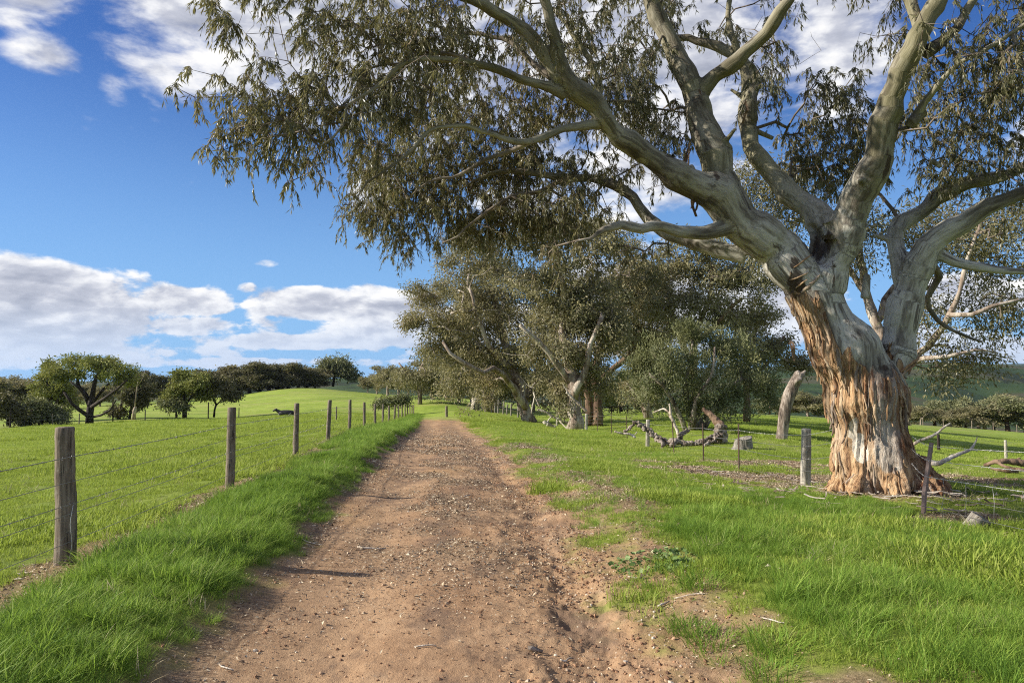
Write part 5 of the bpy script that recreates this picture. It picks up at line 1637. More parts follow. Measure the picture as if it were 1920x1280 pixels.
def right_fence():
    rng = np.random.default_rng(61)
    base = np.array([fence_r(14.4), 14.4, gz(fence_r(14.4), 14.4)])
    t = thing('barbed_wire_fence', 'barbed wire fence with pale square posts and thin steel pickets along the right verge', 'fence', base)
    posts = [(1504, 14.4, 1.12, .095), (1212, 31, 1.14, .095), (1099, 50, 1.15, .11), (1040, 61, 1.15, .09)]
    foot = {}
    for px, y, h, r in posts:
        x = float(fence_r(y)); z = gz(x, y)
        o = link('post', post_mesh('post', h, r * .8, rng, M_PALEPOST, square=True, knots=False), t, loc=(x - base[0], y - base[1], z - base[2]))
        o.rotation_euler = (.01, .012, .15 + rng.normal() * .1)
        foot[y] = (np.array([x, y, z]), h)
    pk = [(18.6, 1.15), (22.0, 1.12), (26.0, 1.12), (35.5, 1.12), (40, 1.15), (45, 1.12), (55, 1.12)]
    for y, h in pk:
        x = float(fence_r(y)); z = gz(x, y)
        b = Bag()
        for w in ((.020, 0), (-.010, .017), (-.010, -.017)):           # star section: three blades
            v, f, tr = tube(np.array([[w[0] * .5, w[1] * .5, -.3], [w[0] * .5, w[1] * .5, h]]), [.011, .011], 4, True)
            b.add(v, f, tr)
        o = link('picket', b.mesh('picket', M_PICKET, False), t, loc=(x - base[0], y - base[1], z - base[2]))
        o.rotation_euler = (rng.normal() * .03, rng.normal() * .03, 0)
        foot[y] = (np.array([x, y, z]), h - .06)
    # the leaning wide picket against the tree
    y = 10.4
    x = (1722 - CX) / FPX * y
    z = gz(x, y)
    b = Bag()
    v, f, tr = tube(np.array([[0, 0, -.3], [.04, 0, .3], [.10, .02, .62], [.165, .03, .98]]), [.036, .036, .034, .032], 4, True)
    v[:, 1] *= .55
    b.add(v, f, tr)
    o = link('picket', b.mesh('picket', M_LEANPICKET, False), t, loc=(x - base[0], y - base[1], z - base[2]))
    o['label'] = 'brown leaning picket against the base of the great tree'
    lean_top = np.array([x + .16, y + .02, z + .96])
    lean = lambda h: np.array([x + .165 * h / .98 - .03, y + .0, z + h])
    tree_pt = lambda h: np.array([TREE_XY[0] - .50, TREE_XY[1] - .62 - .0, z + h + .02])
    tree_in = lambda h: np.array([TREE_XY[0] - .62, TREE_XY[1] + .15, z + h])
    end = lambda h: np.array([5.60, 6.4, gz(5.6, 6.4) + h])
    ys = sorted(foot)
    for k, (h0, r, pale) in enumerate(((1.02, .0032, True), (.80, .0034, True), (.56, .0040, True), (.33, .0026, False), (.13, .0026, False))):
        right = [end(h0 * .98 + .02), lean(min(h0 * .92, .93)), np.array([TREE_XY[0] - .02, TREE_XY[1] - .78, z + h0 * .93 + .04]) if h0 > .4 else np.array([TREE_XY[0] + .10, TREE_XY[1] - .95, z + h0 + .02])]
        link('wire', strand(right, .02, r, h0 > .5, rng).mesh('wire', M_WIRE_PALE if pale else M_WIRE), t, loc=-Vector(base))
        left = [tree_in(h0 + .05)] + [foot[q][0] + np.array([-.08 if q in (14.4, 31, 50, 61) else 0, 0, h0 * min(1, foot[q][1] / 1.1) * .98]) for q in ys if q < 90]
        link('wire', strand(left, .03, r * (.95 if h0 > .5 else .8), h0 > .5, rng).mesh('wire', M_WIRE_PALE if h0 > .9 else M_WIRE), t, loc=-Vector(base))
    # stay wires of the netting by the leaning picket
    b = Bag()
    for s in np.linspace(.12, .95, 7):
        p0 = lean(.10) + (end(.14) - lean(.10)) * s
        p1 = lean(.52) + (end(.55) - lean(.52)) * (s - .015 + rng.normal() * .01)
        m = (p0 + p1) / 2 + rng.normal(size=3) * .025
        c = catmull(np.array([p0, m, p1]), .08)
        b.tube(c, np.full(len(c), .0024), 4)
    link('netting_stay', b.mesh('netting_stay', M_WIRE), t, loc=-Vector(base), kind='stuff')


def far_fences():
    rng = np.random.default_rng(62)
    # picketed corner past the end of the track
    base = G(935, 80)
    t = thing('paddock_fence', 'short grey fence of many thin posts crossing beyond the end of the track', 'fence', base)
    pts = []
    for px, d, h in ((889, 86, 1.0), (897, 85, 1.05), (904, 84, 1.1), (911, 83, 1.2), (915, 83, 1.1), (921, 82, 1.35), (928, 81, 1.15), (934, 80, 1.5), (943, 79, 1.4), (950, 77, 1.1), (958, 75, 1.2), (971, 71, 1.7)):
        p = G(px, d)
        o = link('post', post_mesh('post', h, .075, rng, M_STUMP, 8, knots=False), t, loc=Vector(p) - Vector(base))
        o.rotation_euler = (rng.normal() * .05, rng.normal() * .05, 0)
        pts.append(p + [0, 0, h * .8])
    for q in (0, -.4):
        link('wire', strand([p + [0, 0, q] for p in pts], .02, .006, False, rng).mesh('wire', M_WIRE), t, loc=-Vector(base))
    b0 = G(838, 66)
    o = link('post', post_mesh('gate_post', .95, .11, rng, M_POST, 12, knots=False), loc=b0)
    o.name = 'gate_post'
    tag(o, 'single short dark post standing in the grass at the end of the track', 'post')
    # dark rail fence in the far right paddock behind the gums
    base = G(1180, 92)
    t = thing('rail_fence', 'low dark timber rail fence in the paddock beneath the gums', 'fence', base)
    row = []
    for px in (1128, 1146, 1162, 1176, 1190, 1204):
        p = G(px, 92)
        link('post', post_mesh('post', 1.0, .07, rng, M_DARKBARK, 8, knots=False), t, loc=Vector(p) - Vector(base))
        row.append(p)
    for hh in (.9, .5):
        for p, q in zip(row[:-1], row[1:]):
            b = Bag(); b.tube(np.array([p + [0, -.09, hh], q + [0, -.09, hh]]), [.05, .05], 6)
            link('rail', b.mesh('rail', M_DARKBARK), t, loc=-Vector(base))
    # right paddock fence behind the great trunk
    base = G(1880, 46)
    t = thing('paddock_fence', 'sparse wire fence with one dark and one pale post in the right paddock', 'fence', base)
    pts = []
    for px, d, h, m in ((1755, 44, 1.0, M_DARKBARK), (1880, 45, 1.15, M_PALEPOST), (2010, 46, 1.15, M_PALEPOST)):
        p = G(px, d)
        link('post', post_mesh('post', h, .085, rng, m, 10, knots=False), t, loc=Vector(p) - Vector(base))
        pts.append(p + [0, 0, h * .9])
    p = G(1610, 43); pts = [p + [0, 0, .9]] + pts
    for q in (0, -.3, -.6):
        link('wire', strand([p + [0, 0, q] for p in pts], .02, .004, False, rng).mesh('wire', M_WIRE), t, loc=-Vector(base))
    # distant boundary at the foot of the right paddock
    base = G(1760, 112)
    t = thing('paddock_fence', 'far row of a few thin posts along the foot of the right paddock', 'fence', base)
    me = post_mesh('post', 1.15, .07, rng, M_POST, 8, knots=False)
    for px in (1556, 1700, 1727, 1765, 1818, 1858, 1902):
        p = G(px, 114)
        link('post', me, t, loc=Vector(p) - Vector(base))
    # left paddock: thin boundary posts under the trees
    base = G(150, 80)
    t = thing('paddock_fence', 'thin boundary fence of small dark posts under the left paddock trees', 'fence', base)
    me = post_mesh('post', 1.2, .06, rng, M_POST, 8, knots=False)
    tall = post_mesh('post', 2.0, .07, rng, M_DARKBARK, 8, knots=False)
    pts = []
    for px, d, m in ((-30, 79, me), (24, 79, tall), (102, 80, me), (152, 81, me), (215, 84, tall), (275, 86, me), (393, 88, tall), (450, 90, me), (632, 62, me)):
        p = G(px, d); 
        if px < 600: pts.append(p + [0, 0, 1.0])
        link('post', m, t, loc=Vector(p) - Vector(base))
    for q in (0, -.35):
        link('wire', strand([p + [0, 0, q] for p in pts], .03, .006, False, rng).mesh('wire', M_WIRE), t, loc=-Vector(base))


left_fence()
right_fence()
far_fences()


# ------------------------------------------------------------------ fallen timber, stumps
def fallen(name, label, cat, paths, d, mat, voxel, rough, seed, fscale=6, sm=2):
    """Logs and dead branches: tapering limbs grown together into one skin."""
    rng = np.random.default_rng(seed)
    b = Bag()
    c0 = None
    for q in paths:
        c = catmull(px_path(q, d), max(voxel * 3, .05))
        c[:, :3] += rng.normal(size=(len(c), 3)) * c[:, 3:4] * .12
        b.tube(c[:, :3], c[:, 3], 12, True)
        if c0 is None: c0 = c[0, :3]
    v, f = fused(b, voxel, sm)
    n = vnormals(v, f)
    v = v + n * (rough * (fbm(v[:, 0] * fscale + v[:, 1] * 2, v[:, 2] * fscale, seed, 4) - .5))[:, None]
    o0 = np.array([c0[0], c0[1], gz(c0[0], c0[1])])
    o = link(name, mesh_np(name, v - o0, [f], mat, True), loc=o0)
    return tag(o, label, cat)


D = 30
fallen('fallen_log', 'long weathered fallen log with a torn root plate lying left of the grey stump', 'log',
       [[(1352, 822, 8, 0), (1330, 826, 7, 0), (1300, 831, 5, -.2), (1280, 829, 5, -.2), (1255, 828, 6, 0), (1232, 820, 6, .2), (1215, 806, 5.5, .3), (1200, 795, 5, .4), (1192, 792, 4, .4), (1180, 803, 3, .5), (1170, 808, 2, .5)],
        [(1346, 818, 11, 0), (1350, 810, 12, 0), (1348, 803, 8, 0), (1340, 801, 5, 0)], [(1350, 826, 10, 0), (1358, 818, 8, 0), (1357, 808, 6, .1)], [(1345, 812, 4, -.2), (1325, 824, 3, -.4), (1303, 834, 2, -.6)], [(1348, 818, 4, -.3), (1335, 828, 3, -.6), (1318, 836, 2, -.8)],
        [(1240, 824, 6, 0), (1243, 832, 4, -.3), (1240, 838, 3, -.5)], [(1270, 824, 6, 0), (1262, 832, 4, -.4), (1256, 838, 3, -.5)], [(1275, 820, 5, 0), (1280, 812, 4, .2), (1292, 806, 3, .3)], [(1346, 806, 4, -.1), (1355, 798, 3, -.1), (1362, 802, 2.4, -.1)]],
       D, M_GREYWOOD, .024, .17, 71, 11)
fallen('dead_branch', 'bleached forked dead branch standing upright out of the fallen log', 'branch',
       [[(1273, 815, 3.2, 0), (1266, 798, 3, .1), (1260, 785, 2.8, .1), (1257, 775, 2.4, .1), (1257, 765, 2, .1), (1255, 757, 1.4, .1)], [(1260, 786, 2, .1), (1255, 780, 1.6, .2), (1250, 775, 1.2, .3)], [(1257, 776, 1.8, .1), (1247, 767, 1.6, .4), (1238, 768, 1.4, .6), (1222, 774, .8, .8)]],
       D, M_WHITEWOOD, .022, .03, 72, 9, 1)
fallen('dead_branch', 'low pale fallen branch lying in the grass left of the pale post by the log', 'branch',
       [[(1152, 808, 1.6, 0), (1165, 812, 2, 0), (1180, 814, 2.2, 0), (1192, 820, 2, 0)], [(1180, 813, 1.6, 0), (1190, 815, 1.3, .2), (1194, 809, 1, .3)]], D, M_WHITEWOOD, .022, .02, 73, 9, 1)
fallen('fallen_log', 'orange brown snapped trunk lying under the right of the grey green shrub', 'log',
       [[(1318, 766, 4, 1.5), (1334, 780, 6, 1.2), (1347, 793, 8, 1), (1354, 806, 9, .8)]], 34, M_BROWNBARK, .035, .10, 74, 6)
fallen('fallen_branch', 'tangle of grey fallen branches at the foot of the big spreading gum', 'branch',
       [[(1008, 768, 2.2, 0), (1022, 772, 2.4, 0), (1035, 780, 2.4, 0), (1048, 786, 2, 0), (1066, 794, 1.8, 0), (1085, 803, 1.4, 0)], [(1035, 780, 1.6, 0), (1028, 788, 1.4, 0), (1024, 796, 1.2, 0)], [(1012, 762, 1.6, 0), (1004, 745, 2, 0), (1001, 735, 2, 0)], [(1048, 787, 1.5, 0), (1060, 800, 1.2, -.5), (1072, 806, 1, -.8)],
        [(1002, 745, 1.5, 0), (998, 765, 1.4, 0), (996, 776, 1, 0)], [(1020, 790, 4, 0), (1030, 797, 4, 0), (1042, 800, 3, 0)]], 56, M_WHITEWOOD, .035, .04, 75, 6, 1)
fallen('broken_limb', 'pale snapped limb hanging down beside the stringy barked gum', 'branch',
       [[(1062, 735, 2, 0), (1072, 745, 2.2, 0), (1085, 757, 2.6, 0), (1100, 771, 2.4, 0)], [(1072, 745, 1.4, 0), (1060, 728, 1, 0), (1056, 720, .7, 0)]], 51, M_WHITEWOOD, .03, .03, 76, 6, 1)
fallen('dead_branch', 'bare pale fallen branch reaching up behind the leaning picket', 'branch',
       [[(1702, 870, 2.4, .6), (1712, 860, 5.5, .4), (1740, 866, 5.5, .2), (1760, 868, 4.5, 0), (1782, 858, 4, 0), (1800, 850, 3.5, 0), (1819, 843, 2.6, 0), (1828, 830, 1.6, 0), (1833, 818, .9, 0)], [(1704, 838, 3, .6), (1722, 827, 3, .4), (1752, 815, 2.6, .2), (1768, 802, 2, .1), (1782, 793, 1.3, 0)],
        [(1704, 838, 3, .6), (1709, 848, 3, .6), (1710, 866, 3, .5)], [(1776, 861, 2.4, 0), (1784, 852, 1.2, .2), (1790, 848, .7, .3)], [(1819, 843, 1.8, 0), (1828, 843, 1.4, 0), (1834, 846, .9, 0)]], 16.5, M_WHITEWOOD, .013, .015, 77, 12, 1)
fallen('dead_branch', 'dark dead branch lying on bare soil at the right picture edge', 'branch',
       [[(1845, 872, 3, .3), (1870, 866, 5, 0), (1900, 866, 6, 0), (1935, 870, 7, 0)], [(1870, 868, 3, 0), (1890, 876, 3.5, -.3), (1925, 882, 3, -.5)], [(1855, 876, 2, .2), (1880, 882, 3, 0), (1910, 886, 3, 0)], [(1895, 864, 2.4, 0), (1910, 858, 1.8, 0), (1930, 856, 1.2, 0)]], 19, M_BROWNBARK, .03, .05, 78, 9, 1)


def stump(name, label, px, row, d, r, h, tilt, seed, cut=0.0, pieces=1.0):
    rng = np.random.default_rng(seed)
    n, m = 36, 14
    a = np.arange(n) * 2 * math.pi / n
    v = []
    for k in range(m):
        u = k / (m - 1)
        flare = 1 + .35 * (1 - u) ** 2
        rad = r * flare * (1 + .42 * (fbm(a * 3.2, a * 0 + u * .9, seed, 3) - .5) + .10 * np.abs(np.sin(a * 4.5 + 1)) * -1)
        v.append(np.stack([np.cos(a) * rad, np.sin(a) * rad * .85, np.full(n, -.12 + (h + .12) * u) + (u > .98) * cut * np.cos(a)], 1))
    for s in (.93, .6, .3, .02):
        v.append(np.stack([v[m - 1][:, 0] * s, v[m - 1][:, 1] * s, v[m - 1][:, 2] + .03 * (fbm(a * 2 + 5, a * 0 + s * 3, seed + 3, 3) - .5) - .02 * (1 - s)], 1))
    v = np.vstack(v); m += 4
    i0 = np.arange(m * n).reshape(m, n); j = np.roll(i0, -1, 1)
    f = np.stack([i0[:-1], j[:-1], j[1:], i0[1:]], -1).reshape(-1, 4)
    p = G(px, d)
    o = link(name, mesh_np(name, v, [f], M_STUMP, True), loc=p)
    o.rotation_euler = tilt
    return tag(o, label, 'stump')


stump('tree_stump', 'short grey sawn stump beside the fallen log, right of its root plate', 1391, 838, 27, .33, .40, (0, .06, .4), 81, .10)
stump('wood_block', 'small tilted block of grey split timber in the grass right of the great tree', 1822, 985, 9.3, .13, .13, (.35, .42, .3), 82, .0)


# ------------------------------------------------------------------ the cow on the left hillside
def cow():
    p = G(537, 86)
    b = Bag()
    def q(pts, s=12):
        c = catmull(np.array(pts, float), .06)
        b.tube(c[:, :3], c[:, 3], s, True)
    # lying, facing left; x to the right, y away, z up
    q([(-.72, 0, .50, .24), (-.4, 0, .46, .36), (.05, 0, .44, .40), (.45, 0, .46, .37), (.8, 0, .46, .30), (.98, 0, .44, .20)])
    q([(-.62, 0, .58, .24), (-.85, -.02, .72, .19), (-1.02, -.03, .84, .155)])
    q([(-.98, -.03, .88, .155), (-1.14, -.05, .84, .135), (-1.32, -.06, .76, .095), (-1.42, -.06, .72, .08)])
    for s in (-1, 1):
        q([(-1.0, -.03 + s * .10, .95, .05), (-1.0, -.03 + s * .24, .97, .045), (-1.02, -.03 + s * .33, .94, .02)], 8)
        q([(-.6, s * .22, .34, .14), (-.78, s * .26, .16, .085), (-.52, s * .27, .07, .06), (-.38, s * .27, .06, .05)], 8)
        q([(.7, s * .25, .36, .22), (.45, s * .36, .2, .12), (.66, s * .38, .09, .07), (.42, s * .40, .06, .055)], 8)
    q([(1.0, 0, .55, .05), (1.08, 0, .40, .035), (1.06, .02, .2, .03), (1.0, .04, .10, .045)], 8)
    v, f = fused(b, .028, 4)
    mt = plain('black_hide', (.020, .018, .017), .5, 0, .4, .3, 6)
    o = link('cow', mesh_np('cow', v, [f], mt, True), loc=p - np.array([0, 0, .22]))
    o.rotation_euler = (0, 0, .12)
    tag(o, 'black cow resting on the green slope of the left paddock', 'cow')


cow()


# ------------------------------------------------------------------ sticks and bark strips on the track that one can pick out
def sticks():
    rng = np.random.default_rng(90)
    spots = [  # px, row, length m, heading deg, thickness, label
        (430, 1252, .16, -38, .006, 'curved pale strip of bark lying on the near left of the track'),
        (585, 1018, .34, -20, .007, 'long thin pale stick at the left edge of the track beside a post shadow'),
        (700, 1030, .30, 8, .013, 'thick pale stick lying across the middle left of the track'),
        (1003, 1223, .10, 15, .020, 'short whitish chip of wood in the lower middle of the track'),
        (1240, 1135, .12, 30, .012, 'curled pale bark piece at the right edge of the near track'),
        (1290, 1117, .26, -12, .006, 'long curved twig by the grass at the right edge of the near track'),
        (800, 1213, .14, 4, .008, 'straight pale stick in the lower left middle of the track'),
        (1062, 1240, .12, 40, .009, 'two toned stick close to the bottom edge of the track'),
        (1190, 1085, .16, -30, .007, 'pale forked twig beside the low weeds'),
        (640, 862, .30, 14, .012, 'grey stick in the litter heap beside the third fence post'),
        (575, 883, .50, 6, .022, 'grey length of fallen branch in the litter heap by the third fence post'),
        (545, 897, .55, -14, .020, 'second grey length of branch in the litter heap, nearer than the first'),
        (1440, 1165, .18, -50, .007, 'bent pale twig on the sparse grass at the right verge'),
        (878, 930, .22, 60, .012, 'pale stick lying along the middle of the track farther on'),
        (1300, 958, .30, 20, .012, 'pale stick in the leaf litter left of the square post'),
    ]
    for px, row, L, hd, th, lab in spots:
        d = 1.7 * FPX / (row - HZ)
        for _ in range(6):
            z = G(px, d)[2]
            d = (EYE - z) / -_dirz(row)
        x = G(px, d)[0]
        h = math.radians(hd)
        dirv = np.array([math.cos(h), math.sin(h)])
        pts = []
        kink = rng.normal(size=2) * .12
        for s in np.linspace(-.5, .5, 6):
            q = np.array([x, d]) + dirv * L * s + np.array([-dirv[1], dirv[0]]) * L * (kink[0] * (s * s - .1) * 2 + .02 * rng.normal())
            pts.append([q[0], q[1], gz(*q) + th * .8 + .006])
        c = np.array(pts)
        rad = th * np.array([.8, 1, 1, .9, .75, .5]) * .8
        b = Bag(); b.tube(c, rad, 7)
        if L > .25:
            k = c[3]
            b.tube(np.array([k, k + np.array([dirv[0] * .2 - dirv[1] * .25, dirv[1] * .2 + dirv[0] * .25, .02]) * L]), [th * .5, th * .25], 5)
        o0 = c[2].copy()
        o = bpy.data.objects.new('stick', None)
        me = b.mesh('stick', M_WHITEWOOD if th < .02 else M_GREYWOOD)
        o = link('stick', me)
        co = np.zeros(len(me.vertices) * 3, dtype=np.float32); me.vertices.foreach_get('co', co)
        me.vertices.foreach_set('co', (co.reshape(-1, 3) - o0.astype(np.float32)).ravel())
        o.location = o0
        tag(o, lab, 'stick', 'sticks and bark pieces lying about the track')


sticks()
# ------------------------------------------------------------------ grass, weeds, leaf litter and gravel
def blade_material(name, stops, tcol, transl=.35):
    mt, n = material(name)
    t = n.attr('tone')
    p = n.new('ShaderNodeObjectInfo').outputs['Location']
    big = n.noise(p, .45, 5, .65)
    sm = n.noise(p, 3.5, 3, .6)
    f = n.add(n.mul(t, .36), n.add(n.mul(big, .52), n.mul(sm, .30)))
    f = n.sub(f, .05)
    c = n.ramp(f, stops)
    tc = n.mix(.35, c, tcol)
    n.surface(c, .55, None, .14, 0, transl, tc)
    return mt


M_VERGE = blade_material('lush_verge_grass', [(.26, (.062, .125, .020)), (.42, (.125, .225, .032)), (.56, (.205, .33, .045)), (.70, (.32, .42, .08)), (.82, (.50, .48, .24))], (.38, .55, .07), .42)
M_PASTURE = blade_material('short_pasture_grass', [(.24, (.115, .17, .024)), (.42, (.205, .285, .038)), (.58, (.29, .375, .058)), (.72, (.38, .43, .10)), (.86, (.50, .47, .23))], (.46, .55, .07), .42)
M_DRYGRASS = blade_material('dry_straw', [(.3, (.24, .19, .10)), (.5, (.38, .31, .18)), (.7, (.50, .43, .28))], (.4, .33, .2), .2)


def tuft_mesh(name, n, h, spread, width, mat, rng, lean=.5):
    v, f, tone = [], [], []
    for k in range(n):
        a, r = rng.uniform(0, 6.28), spread * math.sqrt(rng.random())
        b = np.array([math.cos(a) * r, math.sin(a) * r, -.02])
        la = a + rng.normal() * .9
        L = h * rng.uniform(.5, 1.15)
        ln = lean * rng.uniform(.25, 1.3)
        d = np.array([math.cos(la), math.sin(la), 0])
        s = np.array([-d[1], d[0], 0]) * width * rng.uniform(.7, 1.3) * .5
        s = s * math.cos(rng.uniform(-.9, .9)) + d * np.linalg.norm(s) * .5 * rng.normal()
        pts = [b + d * L * ln * u ** 1.7 + np.array([0, 0, L * (u - .28 * ln * u * u)]) for u in (0, .4, .75, 1)]
        i = len(v)
        v += [pts[0] - s, pts[0] + s, pts[1] - s * .95, pts[1] + s * .95, pts[2] - s * .65, pts[2] + s * .65, pts[3]]
        f.append((i, i + 1, i + 3, i + 2)); f.append((i + 2, i + 3, i + 5, i + 4))
        tone.append((i + 4, i + 5, i + 6))
    q = np.array(f); t = np.array(tone)
    tn = rng.random(n)
    me = mesh_np(name, np.array(v), [q, t], mat, True, {'tone': ('FACE', 'FLOAT', np.concatenate([np.repeat(tn, 2), tn]))})
    return me


def scatter(name, label, pts, yaw, scl, idx, tilt, meshes, squash=None):
    """Points instanced with tufts by geometry nodes; the tuft meshes live in a library collection only."""
    c = bpy.data.collections.new(name + '_kinds')
    for k, me in enumerate(meshes):
        o = bpy.data.objects.new('%s_kind_%02d' % (name, k), me)
        c.objects.link(o)
    me = bpy.data.meshes.new(name)
    me.vertices.add(len(pts))
    me.vertices.foreach_set('co', np.asarray(pts, dtype=np.float32).ravel())
    rot = np.stack([tilt[:, 0], tilt[:, 1], yaw], 1).astype(np.float32)
    a = me.attributes.new('rot', 'FLOAT_VECTOR', 'POINT'); a.data.foreach_set('vector', rot.ravel())
    a = me.attributes.new('scl', 'FLOAT', 'POINT'); a.data.foreach_set('value', np.asarray(scl, dtype=np.float32))
    a = me.attributes.new('kind_index', 'INT', 'POINT'); a.data.foreach_set('value', np.asarray(idx, dtype=np.int32))
    o = link(name, me, kind='stuff')
    o['label'] = label
    ng = bpy.data.node_groups.new(name, 'GeometryNodeTree')
    ng.interface.new_socket('Geometry', in_out='INPUT', socket_type='NodeSocketGeometry')
    ng.interface.new_socket('Geometry', in_out='OUTPUT', socket_type='NodeSocketGeometry')
    N = ng.nodes
    gi, go = N.new('NodeGroupInput'), N.new('NodeGroupOutput')
    ip = N.new('GeometryNodeInstanceOnPoints')
    ci = N.new('GeometryNodeCollectionInfo')
    ci.inputs['Collection'].default_value = c
    ci.inputs['Separate Children'].default_value = True
    ci.inputs['Reset Children'].default_value = True
    ip.inputs['Pick Instance'].default_value = True
    def at(nm, typ):
        q = N.new('GeometryNodeInputNamedAttribute'); q.data_type = typ
        q.inputs[0].default_value = nm
        return q.outputs['Attribute']
    L = ng.links
    L.new(gi.outputs[0], ip.inputs['Points'])
    L.new(ci.outputs[0], ip.inputs['Instance'])
    L.new(at('kind_index', 'INT'), ip.inputs['Instance Index'])
    er = N.new('FunctionNodeEulerToRotation')
    L.new(at('rot', 'FLOAT_VECTOR'), er.inputs[0])
    L.new(er.outputs[0], ip.inputs['Rotation'])
    L.new(at('scl', 'FLOAT'), ip.inputs['Scale'])
    L.new(ip.outputs[0], go.inputs[0])
    md = o.modifiers.new('scatter', 'NODES')
    md.node_group = ng
    return o


def polar_points(n, r0, r1, cap, rng, az=.66):
    """Points whose density falls with distance, never above cap per square metre."""
    a = rng.uniform(-az, az, n)
    r = np.exp(rng.uniform(math.log(r0), math.log(r1), n))
    dens = n / (2 * az * math.log(r1 / r0)) / r ** 2
    keep = rng.random(n) < np.minimum(1, cap / dens)
    a, r = a[keep], r[keep]
    return r * np.sin(a), r * np.cos(a), r


def grow_grass():
    rng = np.random.default_rng(50)
    lush = [tuft_mesh('verge_tuft', 27, .25, .10, .0062, M_VERGE, rng, .95) for _ in range(7)]
    short = [tuft_mesh('pasture_tuft', 20, .085, .10, .0060, M_PASTURE, rng, .8) for _ in range(6)]
    strong = [tuft_mesh('tussock', 40, .30, .07, .0080, M_VERGE, rng, .95) for _ in range(4)]
    straw = [tuft_mesh('straw_tuft', 12, .12, .10, .0050, M_DRYGRASS, rng, 1.2) for _ in range(3)]
    # lush verges
    x, y, r = polar_points(900000, 2.9, 75, 330, rng)
    xl, xr = road_edges(y)
    road, bare, lit = masks(x, y)
    fl, fr = fence_l(y), fence_r(y)
    nz = fbm(x * .9, y * .9, 201, 4); nf = fbm(x * 3, y * 3, 203, 3)
    verge_l = (x > fl + .25) & (x < xl + .25)
    verge_r = (x > xr - .3) & (x < fr - .2)
    dens_r = sst(x - xr + 2.6 * (nz - .5), .3, 1.5)
    near_r = 1 - sst(y, 11, 19)
    pr = np.where(verge_l, .85, np.where(verge_r, dens_r * (.25 + .75 * near_r) * (.25 + .75 * sst(fbm(x * .75, y * .75, 207, 4), .36, .50)), 0)) * (1 - sst(bare, .25, .75))
    k = rng.random(len(x)) < pr
    x1, y1, r1, nz1, nf1, vl = x[k], y[k], r[k], nz[k], nf[k], verge_l[k]
    hgt = np.where(vl, .24 + .62 * nf1, .10 + .74 * np.clip(.6 * nz1 + .4 * nf1 - .05, 0, 1)) * np.where(vl, 1, .45 + .55 * (1 - sst(y1, 9, 16)))
    hgt = hgt * (.45 + .55 * sst(np.where(vl, road_edges(y1)[0] - x1, x1 - road_edges(y1)[1] - .3), -.05, .5))
    hgt = hgt * (.8 + .5 * rng.random(len(x1))) * (1 + .35 * sst(r1, 12, 40))
    n = len(x1)
    scatter('verge_grass', 'lush green grass on both verges of the track', np.stack([x1, y1, ground_z(x1, y1)], 1), rng.uniform(0, 6.28, n), hgt * (1 + .5 * (rng.random(n) < .06)),
            rng.integers(0, 7, n), np.stack([rng.normal(size=n) * .12, rng.normal(size=n) * .12 + .06], 1), lush)
    # short pasture everywhere else
    x2, y2, r2 = polar_points(520000, 3, 95, 300, rng)
    xl, xr = road_edges(y2)
    _, bare2, lit2 = masks(x2, y2)
    outside = (x2 < fence_l(y2) + .35) | (x2 > xr - .4)
    clump_ = fbm(x2 * .45, y2 * .45, 211, 4)
    gap = fbm(x2 * 1.8, y2 * 1.8, 213, 3)
    pr2 = outside * (1 - sst(bare2, .3, .85)) * np.where(x2 > xr - .4, .75, 1) * sst(gap, .28, .42)
    k = rng.random(len(x2)) < pr2
    x2, y2, r2, clump_ = x2[k], y2[k], r2[k], clump_[k]
    n = len(x2)
    s = (.65 + 1.1 * sst(clump_, .45, .72)) * rng.uniform(.7, 1.3, n) * (1 + .9 * sst(r2, 12, 60))
    s = np.where((x2 > -2) & (y2 > 14), s * .75, s)
    scatter('pasture_grass', 'short bright green pasture grass', np.stack([x2, y2, ground_z(x2, y2)], 1), rng.uniform(0, 6.28, n), s, rng.integers(0, 6, n),
            np.stack([rng.normal(size=n) * .12, rng.normal(size=n) * .12], 1), short)
    # sparse tufts and straw on the worn right side
    x3, y3, r3 = polar_points(160000, 3, 40, 60, rng)
    xl, xr = road_edges(y3)
    road3, bare3, lit3 = masks(x3, y3)
    nz3 = fbm(x3 * 1.6, y3 * 1.3, 221, 3)
    k = (x3 > xr - .25) & (x3 < xr + 2.2) & (bare3 > .3) & (rng.random(len(x3)) < sst(nz3, .46, .64) * .95)
    x3, y3 = x3[k], y3[k]; n = len(x3)
    scatter('sparse_grass', 'scattered grass tufts on the worn right edge of the track', np.stack([x3, y3, ground_z(x3, y3)], 1), rng.uniform(0, 6.28, n), rng.uniform(.22, .55, n), rng.integers(0, 7, n),
            np.stack([rng.normal(size=n) * .25, rng.normal(size=n) * .25], 1), lush)
    x4, y4, r4 = polar_points(120000, 3, 45, 40, rng)
    _, bare4, lit4 = masks(x4, y4)
    nz4 = fbm(x4 * .8, y4 * .8, 231, 3)
    rl, rrr = road_edges(y4)
    k = (rng.random(len(x4)) < (.30 * sst(lit4, .2, .6) + .16 * (x4 > rrr + .5) + .10 * (x4 < rl)) * sst(nz4, .40, .6)) & ((x4 < rl) | (x4 > rrr - .2))
    x4, y4 = x4[k], y4[k]; n = len(x4)
    scatter('dry_grass', 'dry straw and dead grass among the green', np.stack([x4, y4, ground_z(x4, y4)], 1), rng.uniform(0, 6.28, n), rng.uniform(.5, 1.2, n), rng.integers(0, 3, n),
            np.stack([rng.normal(size=n) * .4, rng.normal(size=n) * .4], 1), straw)
